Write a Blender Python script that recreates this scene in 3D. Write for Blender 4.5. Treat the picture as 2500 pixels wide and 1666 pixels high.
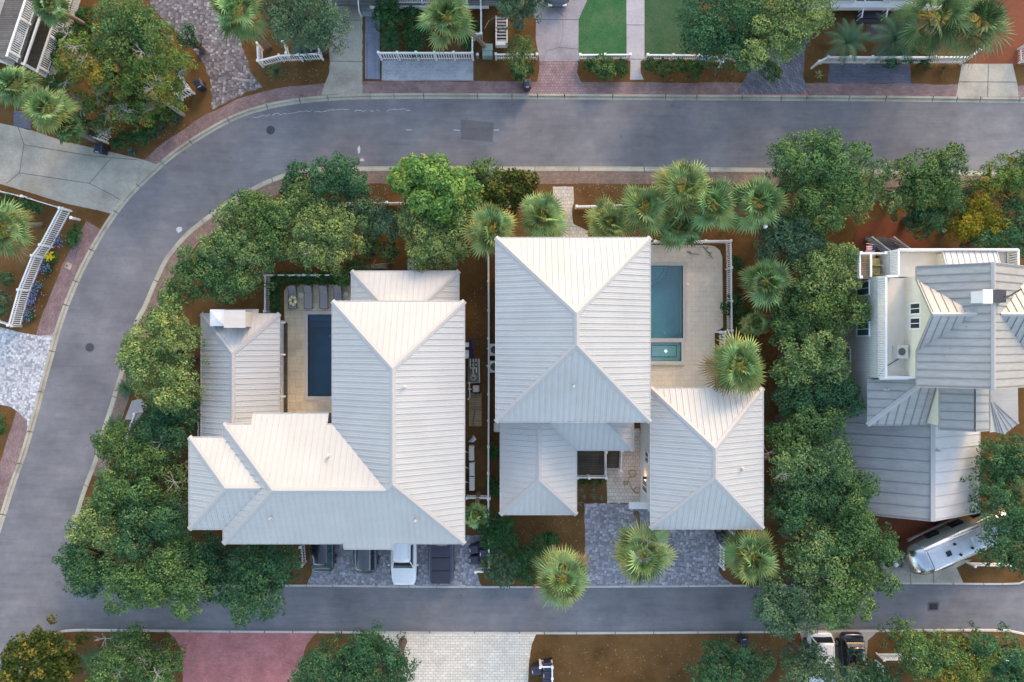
import bpy, math, random
import numpy as np
from mathutils import Vector, Matrix
from mathutils.geometry import tessellate_polygon
for o in list(bpy.data.objects): bpy.data.objects.remove(o)
SC = bpy.context.scene
COL = SC.collection
R = math.radians
rnd = random.Random(7)
rng = np.random.default_rng(11)

# ---------------- camera, sky, sun, exposure ----------------
FPX, H = 1650.0, 55.0            # focal length in photo pixels, flying height
cd = bpy.data.cameras.new('camera'); cam = bpy.data.objects.new('camera', cd); COL.objects.link(cam)
cam.location = (0, 0, H); cam.rotation_euler = (0, 0, 0)
cd.sensor_width = 36; cd.lens = 36*FPX/2500; cd.clip_start = 0.5; cd.clip_end = 2000
SC.camera = cam
SUN_AZ, SUN_EL = 27, 26          # azimuth clockwise from +Y (picture up), elevation
w = bpy.data.worlds.new('World'); SC.world = w; w.use_nodes = True
nt = w.node_tree; bg = nt.nodes['Background']
sky = nt.nodes.new('ShaderNodeTexSky'); sky.sky_type = 'NISHITA'; sky.sun_disc = False
sky.sun_elevation = R(SUN_EL); sky.sun_rotation = R(SUN_AZ); sky.air_density = 1.0; sky.dust_density = 1.2; sky.ozone_density = 1.0
nt.links.new(sky.outputs[0], bg.inputs[0]); bg.inputs[1].default_value = 0.15
sd = bpy.data.lights.new('sun', 'SUN'); sd.energy = .27; sd.angle = R(8); sd.color = (1, .58, .28)
sun = bpy.data.objects.new('sun', sd); COL.objects.link(sun); sun.location = (20, 40, 40)
sdir = Vector((math.sin(R(SUN_AZ))*math.cos(R(SUN_EL)), math.cos(R(SUN_AZ))*math.cos(R(SUN_EL)), math.sin(R(SUN_EL))))
sun.rotation_euler = sdir.to_track_quat('Z', 'Y').to_euler()
SC.view_settings.view_transform = 'Standard'; SC.view_settings.look = 'None'
SC.view_settings.exposure = 1.95; SC.view_settings.gamma = 1
SC.view_settings.use_white_balance = True; SC.view_settings.white_balance_temperature = 7700
SC.render.engine = 'CYCLES'
SC.cycles.max_bounces = 6; SC.cycles.transparent_max_bounces = 8
SC.render.resolution_x = 1024; SC.render.resolution_y = 682

# ---------------- helpers ----------------
G = 0.10                          # level of the verges above the road
TX = (0, 600, 1200, 1850); TY = (0, 400, 800, 1166)
def Z(c, r, x, y): return (TX[c]+x*.31894, TY[r]+y*.31894)
def ZZ(c, r, pts): return [Z(c, r, x, y) for x, y in pts]
def O(x, y): return (x*1.0625, y*1.0625)
def OO(pts): return [O(*p) for p in pts]
def W(p, z=0):
    k = (H-z)/FPX; return Vector(((p[0]-1250)*k, (833-p[1])*k, z))
def WW(ps, z=0): return [W(p, z) for p in ps]
def wloc(o):
    v = Vector((0, 0, 0))
    while o is not None: v = v+o.location; o = o.parent
    return v
def tag(o, label=None, cat=None, group=None, kind=None):
    if label: o['label'] = label
    if cat: o['category'] = cat
    if group: o['group'] = group
    if kind: o['kind'] = kind
    return o
def thing(name, label, cat, loc=(0, 0, 0), group=None):
    o = bpy.data.objects.new(name, None); COL.objects.link(o); o.location = loc; o.empty_display_size = .3
    return tag(o, label, cat, group)
def link_mesh(name, me, parent=None, origin=None):
    o = bpy.data.objects.new(name, me); COL.objects.link(o)
    if parent is not None:
        o.parent = parent; off = wloc(parent)
    else:
        off = Vector(origin) if origin is not None else Vector((0, 0, 0)); o.location = off
    if off.length > 0: me.transform(Matrix.Translation(-off))
    return o
class MB:
    def __init__(s): s.v = []; s.f = []; s.uv = {}
    def poly(s, pts, uv=None):
        n = len(s.v); s.v += [tuple(p) for p in pts]; s.f.append(list(range(n, n+len(pts))))
        if uv: s.uv[len(s.f)-1] = uv
        return s
    def box(s, c, d, rot=0, M=None, taper=1.0):
        n = len(s.v); ca, sa = math.cos(rot), math.sin(rot)
        for k in (-1, 1):
            t = taper if k > 0 else 1
            for i, j in ((-1, -1), (1, -1), (1, 1), (-1, 1)):
                x, y, z = i*d[0]/2*t, j*d[1]/2*t, k*d[2]/2
                p = Vector((c[0]+x*ca-y*sa, c[1]+x*sa+y*ca, c[2]+z))
                if M: p = M @ p
                s.v.append(tuple(p))
        s.f += [[n+i for i in q] for q in ((3, 2, 1, 0), (4, 5, 6, 7), (0, 1, 5, 4), (1, 2, 6, 5), (2, 3, 7, 6), (3, 0, 4, 7))]
        return s
    def bar(s, a, b, w, h):
        a, b = Vector(a), Vector(b); d = b-a; L = d.length
        if L < 1e-5: return s
        d /= L; u = Vector((0, 0, 1)); side = d.cross(u)
        if side.length < .05: side = Vector((1, 0, 0))
        side.normalize(); up = side.cross(d)
        n = len(s.v)
        for e in (a, b):
            for i, j in ((-1, -1), (1, -1), (1, 1), (-1, 1)): s.v.append(tuple(e+side*(i*w/2)+up*(j*h/2)))
        s.f += [[n+i for i in q] for q in ((0, 1, 2, 3), (7, 6, 5, 4), (1, 0, 4, 5), (2, 1, 5, 6), (3, 2, 6, 7), (0, 3, 7, 4))]
        return s
    def tube(s, pts, rad, n=6, cap=True):
        pts = [Vector(p) for p in pts]
        if not hasattr(rad, '__len__'): rad = [rad]*len(pts)
        base = len(s.v)
        for i, p in enumerate(pts):
            d = (pts[min(i+1, len(pts)-1)]-pts[max(i-1, 0)]).normalized()
            a = d.orthogonal().normalized() if abs(d.z) < .9 else Vector((1, 0, 0))
            a = (a-d*a.dot(d)).normalized(); b = d.cross(a)
            for k in range(n):
                t = 2*math.pi*k/n; s.v.append(tuple(p+(a*math.cos(t)+b*math.sin(t))*rad[i]))
        for i in range(len(pts)-1):
            for k in range(n):
                s.f.append([base+i*n+k, base+i*n+(k+1) % n, base+(i+1)*n+(k+1) % n, base+(i+1)*n+k])
        if cap:
            s.f.append([base+k for k in range(n)][::-1]); s.f.append([base+(len(pts)-1)*n+k for k in range(n)])
        return s
    def cyl(s, c, r, h, n=16, r2=None):
        return s.tube([(c[0], c[1], c[2]), (c[0], c[1], c[2]+h)], [r, r if r2 is None else r2], n)
    def prism(s, pts, z0, z1):
        n = len(pts); a = area2(pts)
        if a < 0: pts = pts[::-1]
        b = len(s.v)
        s.v += [(p[0], p[1], z0) for p in pts]+[(p[0], p[1], z1) for p in pts]
        for i in range(n): j = (i+1) % n; s.f.append([b+i, b+j, b+n+j, b+n+i])
        for t in tessellate_polygon([[Vector((p[0], p[1], 0)) for p in pts]]):
            t = list(t)
            if area2([pts[i] for i in t]) < 0: t = t[::-1]
            s.f.append([b+n+i for i in t]); s.f.append([b+i for i in t][::-1])
        return s
    def sheet(s, loops, z):
        fl = [Vector((p[0], p[1], 0)) for l in loops for p in l]; b = len(s.v)
        s.v += [(p.x, p.y, z) for p in fl]
        for t in tessellate_polygon([[Vector((p[0], p[1], 0)) for p in l] for l in loops]):
            t = list(t)
            if area2([fl[i] for i in t]) < 0: t = t[::-1]
            s.f.append([b+i for i in t])
        return s
    def loft(s, rings, closed=True, caps=True):
        b = len(s.v); n = len(rings[0])
        for r_ in rings: s.v += [tuple(p) for p in r_]
        for i in range(len(rings)-1):
            for k in range(n if closed else n-1):
                s.f.append([b+i*n+k, b+i*n+(k+1) % n, b+(i+1)*n+(k+1) % n, b+(i+1)*n+k])
        if caps: s.f.append([b+k for k in range(n)][::-1]); s.f.append([b+(len(rings)-1)*n+k for k in range(n)])
        return s
    def build(s, name, mat, parent=None, smooth=False, bevel=0, origin=None, fix=False, mat2=None, from2=0):
        me = bpy.data.meshes.new(name); me.from_pydata(s.v, [], s.f)
        if s.uv:
            ul = me.uv_layers.new(name='UVMap')
            for fi, uvs in s.uv.items():
                for li, uv in zip(me.polygons[fi].loop_indices, uvs): ul.data[li].uv = uv
        me.materials.append(mat)
        if mat2:
            me.materials.append(mat2)
            for p_ in me.polygons[from2:]: p_.material_index = 1
        if smooth: me.shade_smooth()
        me.update()
        o = link_mesh(name, me, parent, origin)
        if fix or bevel:
            import bmesh
            bm = bmesh.new(); bm.from_mesh(me); bmesh.ops.recalc_face_normals(bm, faces=bm.faces)
            if bevel: bmesh.ops.bevel(bm, geom=bm.edges[:], offset=bevel, segments=1, affect='EDGES', clamp_overlap=True)
            bm.to_mesh(me); bm.free()
        return o
def area2(p): return sum(p[i][0]*p[(i+1) % len(p)][1]-p[(i+1) % len(p)][0]*p[i][1] for i in range(len(p)))/2
def spin(o, loc, rz):
    o.location = loc; o.rotation_euler = (0, 0, rz); return o
def copy_tree(o, parent=None):
    c = o.copy(); COL.objects.link(c); c.parent = parent
    for ch in o.children: copy_tree(ch, c)
    return c
def catmull(pts, step=.5):
    P = [Vector((p[0], p[1])) for p in pts]; P = [P[0]*2-P[1]]+P+[P[-1]*2-P[-2]]; out = []
    for i in range(1, len(P)-2):
        a, b, c, d = P[i-1:i+3]; n = max(1, int((c-b).length/step))
        for k in range(n):
            t = k/n
            out.append(.5*((2*b)+(c-a)*t+(2*a-5*b+4*c-d)*t*t+(3*b-a-3*c+d)*t**3))
    out.append(P[-2]); return out
def offset(pl, d):
    out = []
    for i, p in enumerate(pl):
        t = (pl[min(i+1, len(pl)-1)]-pl[max(i-1, 0)]).normalized(); out.append(p+Vector((-t.y, t.x))*d)
    return out
def ragged(pts, amp=.06, step=.35, seed=0):
    r_ = random.Random(seed); out = []
    for i in range(len(pts)):
        a = Vector((pts[i][0], pts[i][1])); b = Vector((pts[(i+1) % len(pts)][0], pts[(i+1) % len(pts)][1])); n = max(1, int((b-a).length/step))
        for k in range(n):
            p = a.lerp(b, k/n); out.append((p.x+r_.uniform(-amp, amp)*(k > 0), p.y+r_.uniform(-amp, amp)*(k > 0)))
    return out

# ---------------- materials ----------------
def newmat(name):
    m = bpy.data.materials.new(name); m.use_nodes = True; return m, m.node_tree, m.node_tree.nodes['Principled BSDF']
def N(t, typ, **kw):
    n = t.nodes.new(typ)
    for k, v in kw.items(): setattr(n, k, v)
    return n
def ramp(t, fac, stops):
    n = N(t, 'ShaderNodeValToRGB'); e = n.color_ramp.elements
    while len(e) < len(stops): e.new(.5)
    for el, (p, c) in zip(e, stops): el.position = p; el.color = (*c, 1)
    t.links.new(fac, n.inputs[0]); return n.outputs[0]
def noise(t, co, scale, detail=4, rough=.6):
    n = N(t, 'ShaderNodeTexNoise'); n.inputs['Scale'].default_value = scale; n.inputs['Detail'].default_value = detail
    n.inputs['Roughness'].default_value = rough; t.links.new(co, n.inputs['Vector']); return n.outputs['Fac']
def mixc(t, f, a, b, mode='MIX'):
    n = N(t, 'ShaderNodeMix', data_type='RGBA', blend_type=mode)
    for s_, v in ((n.inputs['Factor'], f), (n.inputs['A'], a), (n.inputs['B'], b)):
        if isinstance(v, (int, float)): s_.default_value = v
        elif isinstance(v, tuple): s_.default_value = (*v, 1)
        else: t.links.new(v, s_)
    return n.outputs['Result']
def bumpn(t, hgt, dist, strength, b):
    n = N(t, 'ShaderNodeBump'); n.inputs['Distance'].default_value = dist; n.inputs['Strength'].default_value = strength
    t.links.new(hgt, n.inputs['Height']); t.links.new(n.outputs[0], b.inputs['Normal'])
def coords(t, kind='Object', rot=0, scale=(1, 1, 1)):
    c = N(t, 'ShaderNodeTexCoord'); m = N(t, 'ShaderNodeMapping')
    m.inputs['Rotation'].default_value = (0, 0, rot); m.inputs['Scale'].default_value = scale
    t.links.new(c.outputs[kind], m.inputs[0]); return m.outputs[0]
def sc3(c, k): return tuple(x*k for x in c)
def m_plain(name, col, rough=.6, metal=0, var=.12, vs=3.0, bump=0, bs=40, coat=0):
    m, t, b = newmat(name); co = coords(t)
    f = noise(t, co, vs); c = ramp(t, f, [(.3, sc3(col, 1-var)), (.7, sc3(col, 1+var))])
    t.links.new(c, b.inputs['Base Color']); b.inputs['Roughness'].default_value = rough; b.inputs['Metallic'].default_value = metal
    if coat: b.inputs['Coat Weight'].default_value = coat; b.inputs['Coat Roughness'].default_value = .05
    if bump: bumpn(t, noise(t, co, bs), .02, bump, b)
    return m
def m_brick(name, cols, mortar, bw, bh, ms=.012, kind='Object', rot=0, stain=.25, rough=.85, offs=.5):
    m, t, b = newmat(name); co = coords(t, kind, rot)
    n = N(t, 'ShaderNodeTexBrick'); n.offset = offs; t.links.new(co, n.inputs['Vector'])
    n.inputs['Scale'].default_value = 1; n.inputs['Brick Width'].default_value = bw; n.inputs['Row Height'].default_value = bh
    n.inputs['Mortar Size'].default_value = ms; n.inputs['Mortar Smooth'].default_value = .1; n.inputs['Bias'].default_value = 0
    n.inputs['Color1'].default_value = (*cols[0], 1); n.inputs['Color2'].default_value = (*cols[1], 1); n.inputs['Mortar'].default_value = (*mortar, 1)
    f = noise(t, co, .9, 6, .65); st = ramp(t, f, [(.3, (1-stain,)*3), (.72, (1+stain*.6,)*3)])
    c = mixc(t, 1.0, n.outputs['Color'], st, 'MULTIPLY')
    f2 = noise(t, co, 14, 2); c = mixc(t, 1.0, c, ramp(t, f2, [(.3, (.85,)*3), (.7, (1.15,)*3)]), 'MULTIPLY')
    t.links.new(c, b.inputs['Base Color']); b.inputs['Roughness'].default_value = rough
    bumpn(t, n.outputs['Fac'], -.006, .5, b); return m
def m_cobble(name, stops, mortar, scale, rough=.8, stain=.2, edge=.05):
    m, t, b = newmat(name); co = coords(t, rot=.1)
    v = N(t, 'ShaderNodeTexVoronoi', distance='CHEBYCHEV'); v.inputs['Scale'].default_value = scale; v.inputs['Randomness'].default_value = .55
    t.links.new(co, v.inputs['Vector'])
    sx = N(t, 'ShaderNodeSeparateColor'); t.links.new(v.outputs['Color'], sx.inputs[0])
    c = ramp(t, sx.outputs[0], stops)
    e = N(t, 'ShaderNodeTexVoronoi', distance='CHEBYCHEV'); e.inputs['Scale'].default_value = scale; e.inputs['Randomness'].default_value = .55
    t.links.new(co, e.inputs['Vector'])
    ef = ramp(t, e.outputs['Distance'], [(.42, (0, 0, 0)), (.56, (1, 1, 1))])
    c = mixc(t, ef, c, mortar)
    c = mixc(t, 1.0, c, ramp(t, noise(t, co, .7, 6, .65), [(.3, (1-stain,)*3), (.7, (1+stain*.7,)*3)]), 'MULTIPLY')
    t.links.new(c, b.inputs['Base Color']); b.inputs['Roughness'].default_value = rough; return m
def m_asphalt(name, col, warm):
    m, t, b = newmat(name); co = coords(t)
    c = ramp(t, noise(t, co, .22, 8, .62), [(.30, sc3(col, .74)), (.5, col), (.70, sc3(warm, 1.18))])
    c = mixc(t, 1.0, c, ramp(t, noise(t, co, 25, 3, .8), [(.3, (.74,)*3), (.7, (1.24,)*3)]), 'MULTIPLY')
    c = mixc(t, 1.0, c, ramp(t, noise(t, coords(t, scale=(.25, 1.6, 1)), 1.1, 6, .7), [(.3, (.84,)*3), (.5, (1.0,)*3), (.72, (1.12,)*3)]), 'MULTIPLY')
    sp = ramp(t, noise(t, co, 2.3, 3, .5), [(.70, (1, 1, 1)), (.76, (.66, .66, .66))]); c = mixc(t, 1.0, c, sp, 'MULTIPLY')
    c = mixc(t, 1.0, c, ramp(t, noise(t, co, 1.6, 6, .7), [(.3, (.90,)*3), (.62, (1.0,)*3), (.76, (1.16,)*3)]), 'MULTIPLY')
    v = N(t, 'ShaderNodeTexVoronoi', feature='DISTANCE_TO_EDGE'); v.inputs['Scale'].default_value = .16
    w1 = N(t, 'ShaderNodeTexNoise'); w1.inputs['Scale'].default_value = 1.2; w1.inputs['Detail'].default_value = 5; t.links.new(co, w1.inputs['Vector'])
    ad = N(t, 'ShaderNodeVectorMath', operation='ADD'); t.links.new(co, ad.inputs[0]); t.links.new(w1.outputs['Color'], ad.inputs[1])
    t.links.new(ad.outputs[0], v.inputs['Vector'])
    cr = ramp(t, v.outputs['Distance'], [(.0, (.68,)*3), (.004, (1,)*3)])
    gate = ramp(t, noise(t, co, .5, 2), [(.54, (0, 0, 0)), (.62, (1, 1, 1))])
    c = mixc(t, gate, c, mixc(t, 1.0, c, cr, 'MULTIPLY'))
    t.links.new(c, b.inputs['Base Color']); b.inputs['Roughness'].default_value = .9
    bumpn(t, noise(t, co, 60, 2), .004, .4, b); return m
def m_mulch(name, c0, c1, c2):
    m, t, b = newmat(name); co = coords(t)
    c = ramp(t, noise(t, co, .35, 8, .7), [(.3, c0), (.5, c1), (.72, c2)])
    co2 = coords(t, scale=(1, 3.5, 1), rot=.6)
    c = mixc(t, 1.0, c, ramp(t, noise(t, co2, 9, 5, .8), [(.3, (.55,)*3), (.7, (1.45,)*3)]), 'MULTIPLY')
    f = ramp(t, noise(t, co, 11, 2, .5), [(.73, (0, 0, 0)), (.77, (1, 1, 1))])
    c = mixc(t, f, c, (.30, .20, .11))
    g = ramp(t, noise(t, co, .8, 6, .8), [(.62, (0, 0, 0)), (.78, (.5, .5, .5))]); c = mixc(t, g, c, (.075, .085, .03))
    t.links.new(c, b.inputs['Base Color']); b.inputs['Roughness'].default_value = 1; b.inputs['Specular IOR Level'].default_value = .1
    bumpn(t, noise(t, co2, 12, 4, .8), .05, .7, b); return m
def m_concrete(name, col, dark=.6):
    m, t, b = newmat(name); co = coords(t)
    c = ramp(t, noise(t, co, .35, 9, .68), [(.3, sc3(col, dark)), (.55, col), (.75, sc3(col, 1.12))])
    c = mixc(t, 1.0, c, ramp(t, noise(t, co, 6, 5, .75), [(.3, (.86,)*3), (.7, (1.1,)*3)]), 'MULTIPLY')
    t.links.new(c, b.inputs['Base Color']); b.inputs['Roughness'].default_value = .88; return m
def m_roof(name, col, var=.07, dirt=0, rough=.42):
    m, t, b = newmat(name); co = coords(t)
    c = ramp(t, noise(t, co, .5, 5, .6), [(.3, sc3(col, 1-var)), (.7, sc3(col, 1+var*.5))])
    if dirt:
        c = mixc(t, 1.0, c, ramp(t, noise(t, coords(t, scale=(.25, 2.2, 1)), 2.2, 6, .7), [(.3, (1-dirt,)*3), (.7, (1.08,)*3)]), 'MULTIPLY')
        c = mixc(t, ramp(t, noise(t, co, 5, 3), [(.70, (0, 0, 0)), (.76, (1, 1, 1))]), c, (.13, .09, .06))
    t.links.new(c, b.inputs['Base Color']); b.inputs['Roughness'].default_value = rough; b.inputs['Metallic'].default_value = .0
    b.inputs['Specular IOR Level'].default_value = .45; return m
def m_leaf(name, trans=.34, rough=.7):
    m, t, b = newmat(name); a = N(t, 'ShaderNodeAttribute', attribute_name='col')
    t.links.new(a.outputs['Color'], b.inputs['Base Color']); b.inputs['Roughness'].default_value = rough; b.inputs['Specular IOR Level'].default_value = .12
    tr = N(t, 'ShaderNodeBsdfTranslucent'); t.links.new(a.outputs['Color'], tr.inputs[0])
    mx = N(t, 'ShaderNodeMixShader'); mx.inputs[0].default_value = trans
    t.links.new(b.outputs[0], mx.inputs[1]); t.links.new(tr.outputs[0], mx.inputs[2])
    t.links.new(mx.outputs[0], t.nodes['Material Output'].inputs['Surface']); return m
def m_emit(name, col, s):
    m, t, b = newmat(name); b.inputs['Base Color'].default_value = (*col, 1)
    b.inputs['Emission Color'].default_value = (*col, 1); b.inputs['Emission Strength'].default_value = s; return m
def m_water(name, tint, gloss=.08):
    gloss += .03
    m, t, b = newmat(name); co = coords(t)
    tr = N(t, 'ShaderNodeBsdfTransparent'); tr.inputs[0].default_value = (*tint, 1)
    gl = N(t, 'ShaderNodeBsdfGlossy'); gl.inputs['Roughness'].default_value = .06
    bu = N(t, 'ShaderNodeBump'); bu.inputs['Distance'].default_value = .02; bu.inputs['Strength'].default_value = .6
    t.links.new(noise(t, co, 3.5, 4), bu.inputs['Height']); t.links.new(bu.outputs[0], gl.inputs['Normal'])
    mx = N(t, 'ShaderNodeMixShader'); mx.inputs[0].default_value = gloss
    t.links.new(tr.outputs[0], mx.inputs[1]); t.links.new(gl.outputs[0], mx.inputs[2])
    t.links.new(mx.outputs[0], t.nodes['Material Output'].inputs['Surface']); return m
M = {}
M['asphalt'] = m_asphalt('asphalt', (.176, .174, .188), (.206, .199, .204))
M['patch'] = m_asphalt('patch', (.130, .126, .135), (.140, .134, .140))
M['mulch'] = m_mulch('mulch', (.085, .043, .017), (.142, .075, .029), (.200, .108, .045))
M['kerb'] = m_concrete('kerb', (.42, .39, .31), .55)
M['kerb_thin'] = m_concrete('kerb_thin', (.50, .48, .45), .75)
M['brick'] = m_brick('brick', ((.25, .155, .15), (.34, .225, .215)), (.12, .08, .08), .21, .105, .012, 'UV', stain=.35)
M['brick_tan'] = m_brick('brick_tan', ((.24, .155, .12), (.33, .23, .18)), (.12, .08, .065), .21, .105, .012, 'UV', stain=.3)
M['brick_flat'] = m_brick('brick_flat', ((.25, .165, .175), (.32, .225, .23)), (.14, .09, .10), .22, .22, .014, stain=.3)
M['brick_red'] = m_brick('brick_red', ((.42, .14, .14), (.48, .185, .18)), (.27, .11, .11), .21, .105, .010, stain=.3)
M['cobble_grey'] = m_cobble('cobble_grey', [(.0, (.10, .085, .095)), (.35, (.165, .14, .15)), (.75, (.22, .20, .21)), (1, (.36, .34, .34))], (.075, .065, .07), 4.6)
M['cobble_blue'] = m_cobble('cobble_blue', [(.0, (.19, .185, .21)), (.4, (.265, .255, .29)), (.8, (.33, .32, .355)), (1, (.46, .44, .475))], (.15, .145, .165), 4.4)
M['pebble'] = m_cobble('pebble', [(.0, (.24, .24, .26)), (.25, (.42, .42, .44)), (.7, (.54, .53, .54)), (1, (.64, .63, .63))], (.27, .27, .29), 5.5, stain=.12)
M['herring'] = m_brick('herring', ((.13, .13, .165), (.24, .25, .29)), (.075, .07, .09), .42, .14, .02, rot=R(45), stain=.3)
M['bay'] = m_brick('bay', ((.37, .39, .42), (.45, .47, .50)), (.26, .28, .32), .24, .12, .012, stain=.25)
M['bay_dark'] = m_brick('bay_dark', ((.11, .12, .17), (.15, .16, .21)), (.08, .08, .11), .24, .12, .012, stain=.25)
M['cream_paver'] = m_brick('cream_paver', ((.64, .57, .48), (.72, .66, .56)), (.40, .35, .28), .40, .22, .016, stain=.18)
M['path_paver'] = m_brick('path_paver', ((.50, .45, .38), (.60, .55, .48)), (.34, .30, .25), .30, .30, .018, stain=.22)
M['deckA'] = m_brick('deckA', ((.58, .48, .35), (.68, .57, .42)), (.44, .36, .27), .95, .62, .012, stain=.2)
M['deckB'] = m_brick('deckB', ((.70, .60, .48), (.74, .64, .52)), (.60, .51, .40), .62, .40, .014, stain=.12)
M['coping'] = m_plain('coping', (.54, .49, .44), .7, var=.05)
M['concrete'] = m_concrete('concrete', (.40, .37, .31))
M['concrete_lav'] = m_concrete('concrete_lav', (.31, .29, .32))
M['concrete_pale'] = m_concrete('concrete_pale', (.42, .40, .42), .8)
M['conc_joint'] = m_plain('conc_joint', (.06, .06, .06), .95)
M['red_conc'] = m_concrete('red_conc', (.19, .048, .018), .6)
def m_turf(name, a, b_, c_):
    m, t, b = newmat(name); co = coords(t)
    c = ramp(t, noise(t, co, .7, 8, .7), [(.32, a), (.5, b_), (.7, c_)])
    c = mixc(t, 1.0, c, ramp(t, noise(t, co, 12, 4, .8), [(.3, (.62,)*3), (.7, (1.38,)*3)]), 'MULTIPLY')
    t.links.new(c, b.inputs['Base Color']); b.inputs['Roughness'].default_value = 1; b.inputs['Specular IOR Level'].default_value = .1
    bumpn(t, noise(t, co, 25, 4, .8), .04, .7, b); return m
M['turf'] = m_turf('turf', (.028, .115, .04), (.045, .135, .055), (.095, .150, .075))
M['turf_dull'] = m_turf('turf_dull', (.035, .095, .04), (.055, .110, .055), (.085, .115, .065))
M['roof'] = m_roof('roof', (.475, .465, .445))
M['seam'] = m_roof('seam', (.445, .44, .43), .05)  # ribs darker than the roof sheet: their shade put into the colour
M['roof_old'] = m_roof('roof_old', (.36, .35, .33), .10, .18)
M['seam_old'] = m_roof('seam_old', (.22, .22, .225), .1)  # same for the old roof: rib shade put into a darker tone
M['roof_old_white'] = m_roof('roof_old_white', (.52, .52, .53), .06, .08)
M['roof_cap'] = m_roof('roof_cap', (.385, .37, .365), .03)
M['wall'] = m_plain('wall', (.62, .63, .62), .7, var=.05)
M['siding'] = m_brick('siding', ((.50, .50, .47), (.54, .54, .50)), (.36, .36, .33), 30, .16, .012, stain=.08)
M['cream_wall'] = m_plain('cream_wall', (.70, .65, .52), .75, var=.05)
M['white'] = m_plain('white', (.78, .78, .78), .5, var=.05)
M['deck_white'] = m_plain('deck_white', (.72, .67, .60), .7, var=.08, vs=.8)
M['glass'] = m_plain('glass', (.015, .022, .028), .12, var=.1); M['glass'].node_tree.nodes['Principled BSDF'].inputs['Specular IOR Level'].default_value = .3
M['glass_teal'] = m_plain('glass_teal', (.03, .09, .10), .08, var=.2)
M['wood_dark'] = m_brick('wood_dark', ((.075, .06, .045), (.105, .085, .06)), (.025, .02, .015), 6, .14, .012, stain=.25)
M['wood_grey'] = m_brick('wood_grey', ((.13, .13, .13), (.19, .18, .17)), (.05, .05, .05), 6, .14, .012, stain=.25)
M['wood_blue'] = m_brick('wood_blue', ((.19, .21, .28), (.24, .26, .34)), (.10, .11, .15), .12, 5, .010, stain=.25)
M['wood_tan'] = m_brick('wood_tan', ((.30, .22, .13), (.38, .28, .17)), (.12, .08, .05), 6, .14, .012, stain=.25)
M['bark'] = m_plain('bark', (.11, .085, .065), .95, var=.3, vs=6, bump=.8, bs=20)
M['bark_pale'] = m_plain('bark_pale', (.32, .28, .25), .95, var=.25, vs=6, bump=.6, bs=20)
M['palm_bark'] = m_plain('palm_bark', (.20, .15, .11), .95, var=.35, vs=8, bump=1, bs=14)
M['leaf'] = m_leaf('leaf'); M['palmleaf'] = m_leaf('palmleaf', .22, .6)
M['water_deep'] = m_water('water_deep', (.12, .46, .60), .03)
M['water_teal'] = m_water('water_teal', (.50, .78, .84), .08)
M['plaster_dark'] = m_plain('plaster_dark', (.035, .22, .27), .8, var=.15, vs=.7)
M['plaster_teal'] = m_plain('plaster_teal', (.22, .44, .42), .8, var=.14, vs=.5)
M['plaster_spa'] = m_plain('plaster_spa', (.36, .50, .47), .8, var=.08)
M['water_spa'] = m_water('water_spa', (.66, .86, .88), .08)
M['tile_dark'] = m_plain('tile_dark', (.015, .02, .06), .3)
M['bin'] = m_plain('bin', (.022, .024, .048), .45, var=.15)
M['bin_mark'] = m_plain('bin_mark', (.55, .57, .60), .5)
M['rubber'] = m_plain('rubber', (.015, .015, .016), .8)
M['chrome'] = m_plain('chrome', (.6, .6, .62), .2, metal=1, var=.04)
M['iron'] = m_plain('iron', (.055, .055, .06), .7, var=.3, vs=10)
M['paint_black'] = m_plain('paint_black', (.012, .013, .024), .25, coat=1, var=.05)
M['paint_grey'] = m_plain('paint_grey', (.045, .055, .070), .3, coat=1, var=.05)
M['paint_navy'] = m_plain('paint_navy', (.028, .028, .060), .3, coat=1, var=.05)
M['paint_white'] = m_plain('paint_white', (.74, .75, .76), .3, coat=1, var=.02)
M['vinyl'] = m_plain('vinyl', (.030, .030, .050), .55, var=.1)
M['alu'] = m_plain('alu', (.62, .63, .64), .22, metal=1, var=.05, vs=1.5)
M['alu_roof'] = m_plain('alu_roof', (.58, .60, .63), .42, metal=.55, var=.10, vs=1.8)
M['ac'] = m_plain('ac', (.60, .58, .54), .5, var=.05)
M['pipe'] = m_plain('pipe', (.66, .66, .64), .4)
M['tan_tank'] = m_plain('tan_tank', (.40, .36, .28), .5)
M['green_box'] = m_plain('green_box', (.20, .30, .28), .5, var=.08)
M['lounger'] = m_plain('lounger', (.33, .30, .30), .8, var=.08, vs=12)
M['lounger_frame'] = m_plain('lounger_frame', (.10, .09, .10), .5)
M['yellow'] = m_plain('yellow', (.62, .55, .03), .45)
M['yellow_flower'] = m_plain('yellow_flower', (.75, .62, .04), .6)
M['red'] = m_plain('red', (.55, .04, .05), .7)
M['navy'] = m_plain('navy', (.02, .03, .16), .7)
M['orange'] = m_plain('orange', (.55, .10, .03), .5)
M['hose'] = m_plain('hose', (.33, .22, .08), .5)
M['straw_wood'] = m_plain('straw_wood', (.34, .29, .24), .8, var=.2)
M['paint_mark'] = m_plain('paint_mark', (.50, .51, .54), .8, var=.2, vs=5)
M['rust'] = m_plain('rust', (.26, .12, .03), .9, var=.3)
M['stone'] = m_concrete('stone', (.28, .24, .20))
M['lamp'] = m_emit('lamp', (1, .35, .12), 12); M['poollamp'] = m_emit('poollamp', (.7, 1, .95), .45); M['drain_white'] = m_plain('drain_white', (.5, .6, .6), .6)
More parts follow.
